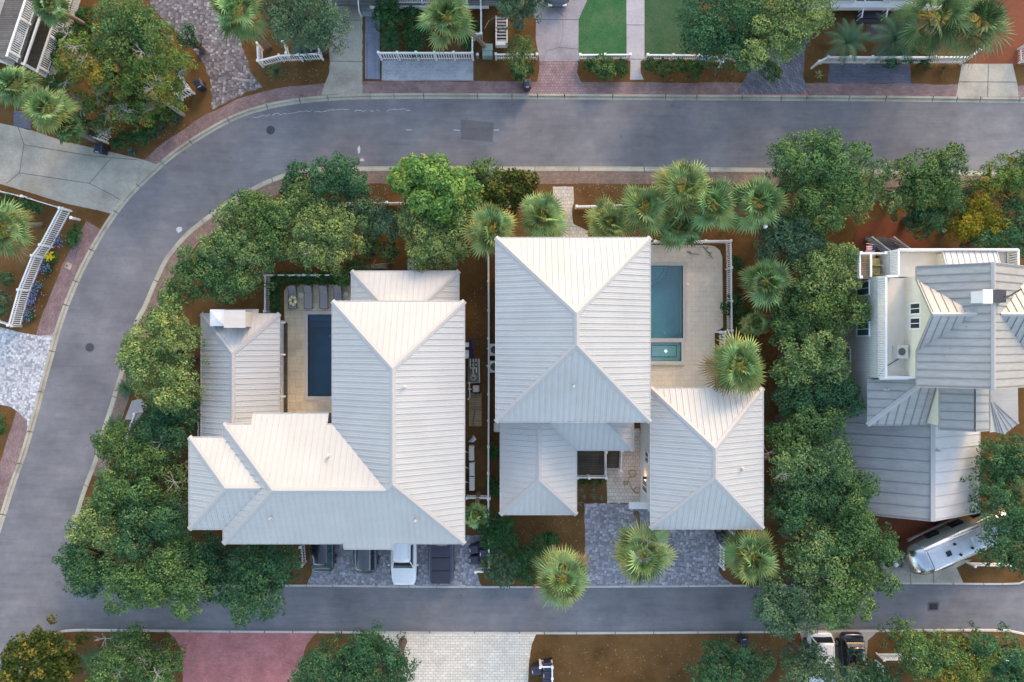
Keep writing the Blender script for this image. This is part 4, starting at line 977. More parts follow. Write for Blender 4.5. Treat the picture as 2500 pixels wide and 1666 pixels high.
for x in (xs0, xs1):
    mb = MB().bar((x, ys_, 1.0), (x, ys_+2.8, 2.3), .09, .09)
    for i in range(10): mb.box((x, ys_+.14+i*.28, .62+i*.13), (.04, .04, .8))
    mb.build('handrail', M['white'], st_)
# ---------------- vegetation ----------------
def leaf_mesh(name, P, Nn, S, C, mat, parent, asp=.62):
    """kite shaped leaves: P positions, Nn normals, S sizes, C colours (numpy)"""
    n = len(P); off = np.array(wloc(parent)); 
    t = rng.normal(size=(n, 3)); u = np.cross(Nn, t); u /= np.linalg.norm(u, axis=1)[:, None]+1e-9; v = np.cross(Nn, u)
    S = S[:, None]; P = P-off
    V = np.stack([P-u*S*.5, P+v*S*asp*.5, P+u*S*.5, P-v*S*asp*.5], 1).reshape(-1, 3)
    me = bpy.data.meshes.new(name); me.vertices.add(4*n); me.loops.add(4*n); me.polygons.add(n)
    me.vertices.foreach_set('co', V.astype(np.float32).ravel()); me.loops.foreach_set('vertex_index', np.arange(4*n, dtype=np.int32))
    me.polygons.foreach_set('loop_start', np.arange(0, 4*n, 4, dtype=np.int32)); me.polygons.foreach_set('loop_total', np.full(n, 4, dtype=np.int32))
    ca = me.color_attributes.new('col', 'FLOAT_COLOR', 'POINT'); cc = np.repeat(np.c_[np.clip(C, 0, 1), np.ones(n)], 4, 0)
    ca.data.foreach_set('color', cc.astype(np.float32).ravel()); me.update(calc_edges=True); me.materials.append(mat)
    o = bpy.data.objects.new(name, me); COL.objects.link(o); o.parent = parent; return o
PAL = {  # dark, light, odd colour, share of odd
 'oak': ((.036, .100, .040), (.170, .300, .105), (.32, .39, .10), .14),
 'oaklit': ((.052, .128, .052), (.255, .375, .145), (.42, .49, .16), .20),
 'deep': ((.022, .085, .042), (.100, .235, .105), (.22, .31, .10), .08),
 'blue': ((.038, .096, .058), (.155, .270, .150), (.26, .33, .12), .08),
 'bright': ((.060, .190, .050), (.230, .430, .130), (.42, .46, .10), .12),
 'magnolia': ((.025, .055, .012), (.115, .145, .035), (.30, .23, .05), .16),
 'autumn': ((.050, .125, .040), (.210, .320, .080), (.42, .26, .045), .24),
 'gold': ((.110, .140, .020), (.400, .370, .050), (.46, .34, .04), .3),
 'hedge': ((.014, .072, .026), (.080, .215, .075), (.14, .27, .07), .08),
}
def clump_leaves(cs, rs, dens, pal, size, twf=0):
    d, l, o, share = [np.array(x) for x in PAL[pal]]
    Ps, Ns, Ss, Cs = [], [], [], []
    hue = rng.uniform(-.06, .06)
    for c, r in zip(cs, rs):
        n = int(dens*r*r*4.2); v = rng.normal(size=(n, 3)); v /= np.linalg.norm(v, axis=1)[:, None]
        v[:, 2] = np.where(v[:, 2] < -.25, -v[:, 2], v[:, 2])
        rad = r*rng.uniform(.45, 1.0, n)**.45
        # sub-lobes: lumps on the clump's surface so the outline is uneven
        lob = rng.normal(size=(7, 3)); lob /= np.linalg.norm(lob, axis=1)[:, None]
        dd = (v @ lob.T).max(1); rad = rad*(.72+.42*np.clip((dd-.55)/.45, 0, 1)**.8)
        p = c+v*rad[:, None]*np.array([1, 1, .72])
        nn = v*.75+rng.normal(size=(n, 3))*.55+np.array([0, 0, .35]); nn /= np.linalg.norm(nn, axis=1)[:, None]
        b = np.clip(rng.normal(.45, .22)+rng.normal(0, .26, n), 0, 1)[:, None]
        col = d*(1-b)+l*b; m = rng.random(n) < share*rng.choice([.15, .15, 1.0, 3.0], p=[.35, .25, .2, .2])
        col[m] = col[m]*.3+o*.7
        col = col*(1+hue*np.array([1.2, 0, -1])) 
        Ps.append(p); Ns.append(nn); Ss.append(size*rng.uniform(.6, 1.35, n)); Cs.append(col)
    return np.concatenate(Ps), np.concatenate(Ns), np.concatenate(Ss), np.concatenate(Cs)
def tree(label, lobes, top, pal='oak', kind='oak_tree', cat='tree', group=None, base=None, dens=1.0, size=.155, bark='bark', limbs=True, cl=(.55, .95), fill=1.0, dome=.55, bare=0):
    """lobes: [(x, y, r)] in overview pixels as seen at crown height"""
    zc = top*.72
    L = []
    for x, y, r in lobes:
        p = W(O(x, y), zc); L.append((p.x, p.y, r*1.0625*1.17*(H-zc)/FPX))
    A = sum(l[2]**2 for l in L); bx = sum(l[0]*l[2]**2 for l in L)/A; by = sum(l[1]*l[2]**2 for l in L)/A
    if base: q = W(O(*base), 0); bx, by = q.x, q.y
    t = thing(kind, label, cat, (bx, by, G-.02), group)
    cs, rs = [], []
    for lx, ly, lr in L:
        cr = min(1, lr/2.2); c_lo, c_hi = cl[0]*max(.5, cr), cl[1]*max(.5, cr)
        n = int(fill*5.2*lr*lr/(((c_lo+c_hi)/2)**2*2.1))+2; tries = 0; mine = []
        while len(mine) < n and tries < n*12:
            tries += 1; a = rng.uniform(0, 6.283); q = math.sqrt(rng.uniform(0, 1))
            r = rng.uniform(c_lo, c_hi)*(1.1-.35*q); rr = max(0, lr-r*.75)*q
            x, y = lx+math.cos(a)*rr, ly+math.sin(a)*rr
            if any((x-m[0])**2+(y-m[1])**2 < (r*.62)**2 for m in mine): continue
            z = top-r*.6-(q**2)*min(lr, top*.5)*dome*1.25+rng.uniform(-.45, .25)*min(1, top/4)
            mine.append((x, y, max(z, r*.55)))
            cs.append(np.array([x, y, max(z, r*.55)])); rs.append(r)
            if top > 3.2 and rng.random() < .35:  # lower storey
                cs.append(np.array([x+rng.uniform(-.4, .4), y+rng.uniform(-.4, .4), max(z-rng.uniform(.9, 1.8), .8)])); rs.append(r*.9)
    P, Nn, S, C = clump_leaves(cs, rs, 92*dens, pal, size)
    leaf_mesh('crown', P, Nn, S, C, M['leaf'], t)
    if limbs and top > 1.6:
        mb = MB(); zf = max(.6, top*.32); rt = .10+.035*top
        mb.tube([(bx, by, G-.05), (bx+.08, by+.05, zf*.5), (bx+.1, by, zf)], [rt*1.3, rt, rt*.85], 8)
        idx = rng.permutation(len(cs))[:min(len(cs), 16)]
        for i in idx:
            c = cs[i]; m = Vector((bx+(c[0]-bx)*.5+rng.uniform(-.3, .3), by+(c[1]-by)*.5+rng.uniform(-.3, .3), zf+(c[2]-zf)*.62))
            mb.tube([(bx+.1, by, zf-.1), tuple(m), tuple(c)], [rt*.6, rt*.33, .03], 5, cap=False)
        mb.build('trunk', M[bark], t)
    if bare:
        for i in range(bare):
            mb = MB()
            c = cs[rng.integers(len(cs))]; s = Vector((c[0]+rng.uniform(-.5, .5), c[1]+rng.uniform(-.5, .5), c[2]+.25))
            for k in range(7):
                d = Vector((rng.normal(), rng.normal(), rng.uniform(-.1, .5))).normalized(); L_ = rng.uniform(.4, .9); m = s+d*L_*.5+Vector((rng.uniform(-.1, .1), rng.uniform(-.1, .1), .05))
                mb.tube([s, m, s+d*L_], [.028, .02, .008], 4, cap=False)
                for _ in range(2): d2 = (d+Vector((rng.normal(), rng.normal(), 0))*.6).normalized(); mb.tube([m, m+d2*.35], [.014, .006], 3, cap=False)
            mb.build('bare_twig', M['bark_pale'], t)
    return t
def shrub(label, lobes, top=1.0, pal='hedge', kind='shrub', group=None, **k):
    k.setdefault('cl', (.3, .5)); k.setdefault('size', .12); k.setdefault('dens', 2.3); k.setdefault('dome', .5)
    return tree(label, lobes, top, pal, kind, 'shrub', group, limbs=k.pop('limbs', True), **k)
def sabal(label, x, y, r, top=6.0, base=None, tint=.5, group='fan palms', fronds=34, kind='palm_tree', trunk=True, seed=0, droop=.5, lean=None):
    """x, y, r overview pixels of the crown; tint 0 green .. 1 yellow"""
    r_ = np.random.default_rng(seed*7+int(x)+int(y)); c = W(O(x, y), top); rad = r*1.22*1.0625*(H-top)/FPX
    bpt = W(O(*base), 0) if base else Vector((c.x, c.y, 0))
    t = thing(kind, label, 'palm', (bpt.x, bpt.y, G-.02), group)
    V, F_, Cc = [], [], []
    g0, g1 = np.array((.040, .120, .045)), np.array((.17, .30, .13)); y0, y1 = np.array((.40, .36, .06)), np.array((.62, .56, .20))
    hub = np.array(c)
    if tint < .2: g0, g1 = g0*.7, g1*.6
    for i in range(fronds):
        f = (i+.5)/fronds; az = i*2.39996+r_.uniform(-.35, .35); el = R(80-115*f**.9)+r_.uniform(-.25, .25)
        d = np.array((math.cos(az)*math.cos(el), math.sin(az)*math.cos(el), math.sin(el)))
        side = np.array((-math.sin(az), math.cos(az), 0)); up = np.cross(d, side); up = up if up[2] > 0 else -up
        pl = rad*r_.uniform(.28, .58)*(.6+.5*f); lr = rad*r_.uniform(.46, .64)
        h0 = hub+np.array((0, 0, .05)); h1 = hub+d*pl-np.array((0, 0, .12*pl*(f > .4)))
        dead = f > .86 and r_.random() < .5
        yel = np.clip(tint*(.25+.9*f)*r_.uniform(.25, 1.3), 0, .9)
        # petiole
        b = len(V); w_ = .03
        for p in (h0, h1): V += [p-side*w_, p+side*w_]
        F_.append([b, b+1, b+3, b+2]); Cc += [y0*.8]*4
        nl = 15; fb_ = r_.uniform(.45, 1.7); roll = r_.uniform(-.6, .6); sd = side*math.cos(roll)+up*math.sin(roll)
        gcol = (g0+(g1-g0)*r_.random())*fb_
        if dead: gcol = np.array((.24, .17, .09)); yel = .2
        for k in range(nl):
            a = (k/(nl-1)-.5)*R(165); dl = d*math.cos(a)+sd*math.sin(a); dl = dl+up*.12*abs(math.sin(a*2)); dl /= np.linalg.norm(dl)
            ll = lr*(1-.28*abs(a)/1.9)*r_.uniform(.85, 1.08); wv = np.cross(dl, up); wv /= np.linalg.norm(wv)+1e-9; ww = .050+.016*r_.random()
            m1 = h1+dl*ll*.55; m2 = h1+dl*ll-np.array((0, 0, ll*droop*(.25+.3*r_.random())))+r_.normal(size=3)*.03
            b = len(V); V += [h1, m1-wv*ww, m1+wv*ww, m2]; F_.append([b, b+1, b+3, b+2])
            cb = gcol*(r_.uniform(.8, 1.2)); tipc = y0+(y1-y0)*r_.random()
            Cc += [cb, cb*(1-yel*.5)+tipc*yel*.5, cb*(1-yel*.5)+tipc*yel*.5, cb*(1-yel)+tipc*yel]
    off = np.array(wloc(t)); me = bpy.data.meshes.new('fronds'); me.from_pydata([tuple(np.array(v)-off) for v in V], [], F_)
    ca = me.color_attributes.new('col', 'FLOAT_COLOR', 'POINT'); ca.data.foreach_set('color', np.c_[np.array(Cc), np.ones(len(Cc))].astype(np.float32).ravel())
    me.materials.append(M['palmleaf']); o = bpy.data.objects.new('fronds', me); COL.objects.link(o); o.parent = t
    if trunk:
        m = (c+bpt)*.5; m.x += (bpt.x-c.x)*.12; m.y += (bpt.y-c.y)*.12
        MB().tube([(bpt.x, bpt.y, G-.05), (bpt.x*.9+c.x*.1, bpt.y*.9+c.y*.1, top*.12), tuple(m), (c.x, c.y, top-.6), (c.x, c.y, top)], [.26, .19, .17, .20, .26], 10).build('trunk', M['palm_bark'], t, smooth=True)
    return t
def feather(label, x, y, r, top=1.6, n=18, tint=.1, kind='sago_palm', cat='palm', seed=0, group=None, base=None, wide=.22):
    """pinnate fronds (sago, date palm)"""
    r_ = np.random.default_rng(seed+int(x)); c = W(O(x, y), top); rad = r*1.0625*(H-top)/FPX
    t = thing(kind, label, cat, (c.x, c.y, G-.02), group); V, F_, Cc = [], [], []
    for i in range(n):
        az = i*2.39996; f = (i+.5)/n; el0 = R(75-50*f); p = np.array((c.x, c.y, top-.1)); seg = 9; col = np.array((.035, .12, .05))*(1-tint)+np.array((.09, .17, .12))*tint; col = col*r_.uniform(.7, 1.4)
        L_ = rad*1.2*r_.uniform(.85, 1.1); side = np.array((-math.sin(az), math.cos(az), 0))
        for k in range(seg):
            el = el0-k/seg*1.5; d = np.array((math.cos(az)*math.cos(el), math.sin(az)*math.cos(el), math.sin(el))); q = p+d*L_/seg
            lw = rad*wide*math.sin(math.pi*(k+1.2)/(seg+1.4))
            for s in (-1, 1):
                for h_ in (0, .33, .66):
                    a = p+(q-p)*h_; tip = a+side*s*lw+d*lw*.55-np.array((0, 0, lw*.25)); b = len(V)
                    V += [a, a+(q-p)*.26, tip]; F_.append([b, b+1, b+2]); Cc += [col, col, col*1.15]
            p = q
    off = np.array(wloc(t)); me = bpy.data.meshes.new('fronds'); me.from_pydata([tuple(np.array(v)-off) for v in V], [], F_)
    ca = me.color_attributes.new('col', 'FLOAT_COLOR', 'POINT'); ca.data.foreach_set('color', np.c_[np.array(Cc), np.ones(len(Cc))].astype(np.float32).ravel())
    me.materials.append(M['palmleaf']); o = bpy.data.objects.new('fronds', me); COL.objects.link(o); o.parent = t
    MB().tube([(c.x, c.y, 0), (c.x, c.y, top-.05)], [.16, .13], 8).build('trunk', M['palm_bark'], t); return t
def agave(label, p, r=.45, n=16, col=(.10, .19, .16), group=None, kind='agave_plant', top=.1, w_=.06):
    c = W(p, .3); t = thing(kind, label, 'plant', (c.x, c.y, G), group); V, F_, Cc = [], [], []
    for i in range(n):
        az = i*2.39996; el = R(75-60*(i/n)); L_ = r*rng.uniform(.8, 1.15); d = Vector((math.cos(az)*math.cos(el), math.sin(az)*math.cos(el), math.sin(el))); s = Vector((-math.sin(az), math.cos(az), 0))
        b = len(V); a = Vector((0, 0, .02)); V += [a-s*w_*.6, a+s*w_*.6, d*L_*.5+s*w_, d*L_*.5-s*w_, d*L_]; F_ += [[b, b+1, b+2, b+3], [b+3, b+2, b+4]]
        k = rng.uniform(.7, 1.3); Cc += [np.array(col)*k]*5
    me = bpy.data.meshes.new('leaves'); me.from_pydata([tuple(v) for v in V], [], F_)
    ca = me.color_attributes.new('col', 'FLOAT_COLOR', 'POINT'); ca.data.foreach_set('color', np.c_[np.array(Cc), np.ones(len(Cc))].astype(np.float32).ravel())
    me.materials.append(M['palmleaf']); o = bpy.data.objects.new('leaves', me); COL.objects.link(o); o.parent = t; return t

TREES = [
 # label, lobes, top, palette, extra
 ('green round-crowned tree at the top edge between the left balcony house and cobble driveway', [(285, 45, 58), (345, 75, 55), (275, 95, 50)], 6.5, 'oak', {}),
 ('large tree with orange and green leaves and bare twigs, top left corner lot', [(200, 150, 62), (260, 160, 62), (190, 120, 35)], 6.2, 'autumn', dict(bare=14, fill=.8)),
 ('yellow-green tree beside the grey cobble driveway with a bin at its foot', [(340, 175, 70), (385, 150, 45), (385, 210, 40), (440, 150, 18)], 5.8, 'autumn', dict(bare=8, base=(330, 200))),
 ('thin brownish tree above the pale concrete driveway at the left', [(270, 240, 60), (320, 260, 45), (215, 240, 45)], 4.2, 'autumn', dict(fill=.5, bare=16)),
 ('low green tree beside the left concrete driveway with bins at its edge', [(190, 265, 42), (165, 300, 30), (240, 290, 26)], 3.2, 'oak', dict(base=(205, 285))),
 ('small dark evergreen at the left edge of the grey cobble driveway', [(430, 95, 18), (440, 75, 14)], 3.4, 'deep', {}),
 ('soft green oak hanging over the white bin corral at the top', [(700, 35, 65), (760, 60, 48), (670, 70, 45), (645, 20, 40), (735, 95, 35)], 6.8, 'blue', dict(size=.14)),
 ('oak tip at the top edge over the white slatted bench', [(1185, 5, 45), (1240, 0, 30), (1165, 30, 22)], 5, 'blue', {}),
 ('feathery light green tree over the small white fence beside the single road bin', [(1195, 118, 36), (1195, 155, 22)], 3.4, 'oak', dict(size=.12)),
 ('big oak at the top behind the right end of the turf lawn', [(1640, 25, 75), (1620, 90, 52), (1700, 60, 70), (1690, 130, 42)], 7, 'deep', {}),
 ('broad olive-green oak at the top between the turf lawn and the herringbone driveway', [(1790, 35, 92), (1850, 25, 60), (1760, 95, 62), (1800, 90, 45), (1720, 135, 32)], 7.5, 'oaklit', dict(base=(1740, 90))),
 ('dark small oak poking over the curved kerb of the top road bend', [(690, 400, 28), (680, 425, 30), (670, 445, 24)], 3.8, 'deep', {}),
 ('dark oak on the inner kerb just above the short mulch bed and long white fence', [(790, 405, 48), (760, 440, 42), (820, 430, 32), (745, 395, 26)], 5.5, 'deep', dict(size=.15)),
 ('light grey-green oak below the dark kerbside oak of the top bend', [(710, 455, 45), (745, 480, 35), (675, 480, 35)], 5, 'oaklit', dict(size=.15)),
 ('large grey-green oak in the middle of the garden above the loungers', [(725, 530, 62), (790, 530, 55), (700, 570, 40), (765, 580, 45), (730, 600, 28)], 6, 'oaklit', dict(size=.15, bare=5)),
 ('medium oak with bluish leaves over the end of the long white garden fence', [(850, 500, 48), (885, 520, 38), (830, 480, 30)], 5, 'blue', dict(size=.15)),
 ('small round tree above the pile of poles, the upper left one of three', [(845, 570, 26)], 3.2, 'oak', dict(group='small round garden trees')),
 ('small round tree immediately above the left end of the pile of poles', [(893, 578, 26)], 3.2, 'oak', dict(group='small round garden trees')),
 ('small green shrub tree directly above the lounger hedge end by the pavilion roof corner', [(815, 625, 32), (790, 640, 22)], 2.6, 'oak', dict(group='small round garden trees')),
 ('bright green broad-leaved tree by the top road, brightest crown of the row', [(1000, 420, 62), (1045, 440, 55), (960, 410, 48), (1020, 480, 42), (925, 420, 30), (975, 470, 35)], 6.5, 'bright', dict(size=.22)),
 ('tall pale oak directly right of the small round garden trees, reaching the rear roof', [(975, 530, 52), (1010, 570, 50), (970, 590, 32), (1050, 560, 42), (950, 500, 35), (1060, 510, 38)], 6, 'oaklit', dict(size=.14)),
 ('small light green tree at the kerb between the bright green tree and the brown magnolia', [(1120, 400, 34), (1090, 395, 24)], 4.2, 'oak', {}),
 ('olive-brown magnolia beside the cream garden path at the top road', [(1170, 440, 48), (1205, 425, 30), (1140, 455, 34)], 5, 'magnolia', dict(size=.24)),
 ('oak on the inner bend of the road, upper one of the curve', [(590, 500, 55), (630, 520, 48), (565, 475, 34), (630, 565, 44), (650, 500, 34)], 6, 'oak', {}),
 ('oak on the inner bend with a pale bare limb, middle one of the curve', [(540, 560, 54), (585, 600, 48), (515, 595, 46), (490, 570, 26), (525, 500, 28)], 6, 'oaklit', {}),
 ('oak on the inner bend above the pavilion chimney', [(470, 635, 55), (530, 645, 52), (430, 650, 44), (405, 690, 32), (560, 650, 32), (450, 600, 32)], 5.6, 'oak', {}),
 ('large round oak between the left road and the pavilion wall', [(350, 795, 60), (410, 785, 52), (360, 865, 62), (420, 870, 45), (390, 740, 42), (320, 830, 35), (400, 910, 34), (430, 920, 24)], 6.6, 'oaklit', {}),
 ('small sprig of oak at the kerb of the left road, left of the round oak', [(295, 815, 18), (300, 795, 12)], 3, 'deep', {}),
 ('dark oak beside the left porch steps, north of the big corner grove', [(380, 960, 52), (420, 940, 40), (350, 990, 40), (400, 1000, 42)], 5, 'deep', {}),
 ('oak at the left kerb next to the sago palm, north of the corner grove', [(285, 1030, 52), (255, 1010, 30), (330, 1050, 48)], 5.6, 'oak', {}),
 ('thin oak with brown gaps against the lower left roof, corner grove', [(400, 1080, 42), (415, 1130, 38), (385, 1040, 30)], 5, 'oak', dict(fill=.75, bare=6)),
 ('oak in the western middle of the corner grove', [(280, 1110, 55), (330, 1120, 50), (260, 1150, 38)], 6.2, 'oak', {}),
 ('oak at the left kerb of the corner grove with yellowish tips', [(240, 1190, 55), (200, 1215, 36), (270, 1230, 42)], 6, 'oaklit', {}),
 ('oak under the lowest left roof corner, centre of the corner grove', [(340, 1190, 58), (400, 1200, 50), (320, 1240, 42)], 6.6, 'deep', {}),
 ('oak overhanging the junction of the two roads, outermost of the corner grove', [(205, 1290, 52), (180, 1270, 34), (240, 1320, 48), (200, 1330, 32)], 6, 'deep', {}),
 ('oak of the corner grove overhanging the lower road, left of its middle', [(300, 1310, 58), (340, 1340, 55), (290, 1360, 42)], 6.6, 'oak', {}),
 ('round oak of the corner grove, middle of its row along the lower road', [(405, 1290, 62), (450, 1330, 48), (380, 1340, 40), (440, 1380, 32)], 6.8, 'oak', {}),
 ('dark oak squeezed below the notch of the lower left roof', [(480, 1265, 42), (500, 1300, 42), (505, 1350, 36)], 5.4, 'deep', {}),
 ('big dark oak hanging over the lower road left of the parked cars', [(600, 1310, 68), (650, 1290, 48), (560, 1350, 45), (610, 1370, 45), (570, 1280, 34), (570, 1400, 24)], 6.6, 'deep', {}),
 ('tall oak on the inner kerb of the top road, north end of the right-hand wood', [(1850, 380, 70), (1910, 400, 60), (1790, 375, 42), (1880, 345, 38), (1950, 370, 34)], 7.5, 'oak', {}),
 ('oak in the right-hand wood behind the brightest road palm', [(1840, 460, 58), (1890, 470, 62), (1930, 440, 45), (1880, 510, 42)], 7.2, 'oak', {}),
 ('thin olive oak above the red path in the right-hand wood', [(1990, 440, 42), (1960, 475, 38), (2010, 400, 32), (2035, 470, 26)], 5.8, 'oaklit', dict(fill=.8)),
 ('oak on the top road kerb right of the gap in the wood', [(2120, 400, 55), (2170, 380, 42), (2080, 400, 34), (2150, 440, 50), (2095, 450, 40)], 6.5, 'oak', {}),
 ('dark oak beside the yellow crown behind the staircase', [(2130, 495, 48), (2180, 470, 42), (2100, 500, 28)], 5.2, 'deep', {}),
 ('oak with a bright yellow-gold crown near the top right edge', [(2240, 500, 46), (2270, 530, 38), (2215, 520, 36), (2235, 475, 28)], 5.4, 'gold', {}),
 ('oak with a golden patch at the right edge by the top road', [(2310, 420, 52), (2345, 390, 45), (2260, 420, 38)], 6, 'autumn', dict(fill=.9)),
 ('dark green oak at the right edge behind the golden tree', [(2330, 500, 52), (2300, 550, 45), (2350, 560, 40), (2250, 560, 30)], 5.6, 'deep', {}),
 ('grey-green oak right of the teal pool yard behind the lone fan palm', [(1790, 570, 52), (1840, 560, 48), (1820, 520, 40), (1780, 530, 30)], 6.4, 'blue', {}),
 ('oak in the right-hand wood left of the balcony', [(1880, 620, 58), (1920, 600, 42), (1850, 650, 42), (1930, 650, 38)], 7, 'oaklit', dict(base=(1860, 620))),
 ('oak in the right-hand wood level with the terrace windows, reaching the siding', [(1900, 710, 58), (1950, 720, 38), (1860, 700, 45)], 7, 'oak', dict(base=(1860, 700))),
 ('oak in the right-hand wood beside the pool yard gate', [(1800, 700, 40), (1830, 740, 48), (1790, 760, 30)], 6, 'oak', {}),
 ('oak in the right-hand wood behind the gate palm, full and round', [(1840, 810, 58), (1890, 790, 52), (1810, 850, 42), (1900, 840, 42)], 7, 'oaklit', {}),
 ('dark oak in the right-hand wood below the cream siding', [(1870, 890, 55), (1920, 900, 42), (1820, 910, 45), (1940, 930, 28)], 6.4, 'deep', {}),
 ('oak in the right-hand wood at the corner of the lower grey garage roof', [(1850, 970, 60), (1810, 1000, 44), (1900, 960, 34)], 6.6, 'oak', {}),
 ('oak in the right-hand wood halfway along the garage eave', [(1840, 1060, 62), (1900, 1040, 50), (1920, 1080, 38), (1790, 1060, 32)], 7, 'oaklit', dict(bare=4)),
 ('dark oak in the right-hand wood beside the lower right corner of the two storey garage', [(1830, 1140, 55), (1890, 1130, 42), (1800, 1180, 42)], 6.6, 'deep', {}),
 ('oak in the right-hand wood overlapping the lower left garage roof corner', [(1930, 1150, 60), (1970, 1110, 34), (1950, 1190, 45)], 7.2, 'oak', {}),
 ('oak in the right-hand wood above the red driveway', [(1960, 1230, 58), (2010, 1240, 40), (1910, 1240, 42), (2025, 1270, 24)], 7, 'oak', {}),
 ('oak in the right-hand wood beside the lowest palm', [(1860, 1240, 55), (1840, 1290, 45), (1900, 1290, 42)], 6.8, 'oaklit', dict(bare=3)),
 ('oak hanging over the lower road, left half of the right-hand wood', [(1800, 1370, 60), (1760, 1390, 42), (1840, 1400, 48), (1790, 1420, 36)], 7, 'blue', {}),
 ('oak hanging over the lower road, right half of the right-hand wood', [(1920, 1330, 62), (1970, 1310, 45), (1900, 1390, 52), (1960, 1370, 42), (2020, 1330, 26)], 7.2, 'oak', {}),
 ('dark oak at the right edge beside the white garage slope', [(2290, 1060, 52), (2330, 1040, 42), (2320, 1100, 48)], 6, 'deep', dict(base=(2270, 1060))),
 ('oak at the right edge covering the tail of the silver trailer', [(2300, 1190, 62), (2280, 1250, 46), (2330, 1260, 48), (2340, 1170, 48), (2260, 1120, 30)], 7, 'deep', dict(base=(2290, 1190))),
 ('dark magnolia with white flowers at the lower left road corner', [(60, 1520, 58), (100, 1500, 52), (120, 1540, 48), (45, 1560, 45)], 5, 'magnolia', dict(size=.24)),
 ('pale-twigged oak in the lower left mulch bed', [(300, 1510, 58), (340, 1540, 52), (250, 1550, 52), (390, 1530, 34)], 5, 'oak', dict(bare=8)),
 ('large oak between the red brick and cream driveways at the bottom', [(790, 1520, 62), (840, 1490, 48), (740, 1530, 44), (830, 1550, 58), (705, 1550, 34)], 6, 'deep', dict(size=.15)),
 ('thin oak over the edge of the cream paver driveway at the bottom', [(900, 1500, 40), (925, 1540, 36), (895, 1550, 30)], 5.4, 'deep', dict(fill=.8, size=.15)),
 ('oak at the bottom edge left of the two half-hidden cars', [(1650, 1530, 50), (1700, 1540, 48), (1740, 1520, 36), (1620, 1560, 36), (1700, 1500, 26)], 5, 'deep', {}),
 ('bluish oak at the bottom covering the white car', [(1870, 1540, 52), (1820, 1530, 42), (1850, 1500, 28), (1930, 1560, 40)], 5.6, 'blue', dict(fill=.75)),
 ('oak at the bottom covering the rear of the dark car', [(1980, 1555, 42), (2020, 1550, 42)], 5, 'deep', dict(fill=.8)),
 ('tall tree with a thin leading shoot by the lower road at the bottom right', [(2080, 1470, 40), (2110, 1500, 48), (2060, 1440, 14), (2150, 1480, 35)], 6.5, 'oak', dict(base=(2100, 1500))),
 ('yellow-green oak at the bottom right edge', [(2210, 1530, 56), (2150, 1550, 48), (2250, 1500, 38)], 6, 'autumn', {}),
 ('dark oak in the bottom right corner over the white fence', [(2300, 1500, 48), (2340, 1540, 45), (2290, 1550, 45), (2240, 1470, 30)], 6, 'deep', {}),
]
for lab, lobes, top, pal, kw in TREES:
    k = dict(kw); tree(lab, lobes, top, pal, kind='magnolia_tree' if 'magnolia' in lab else 'oak_tree', **k)
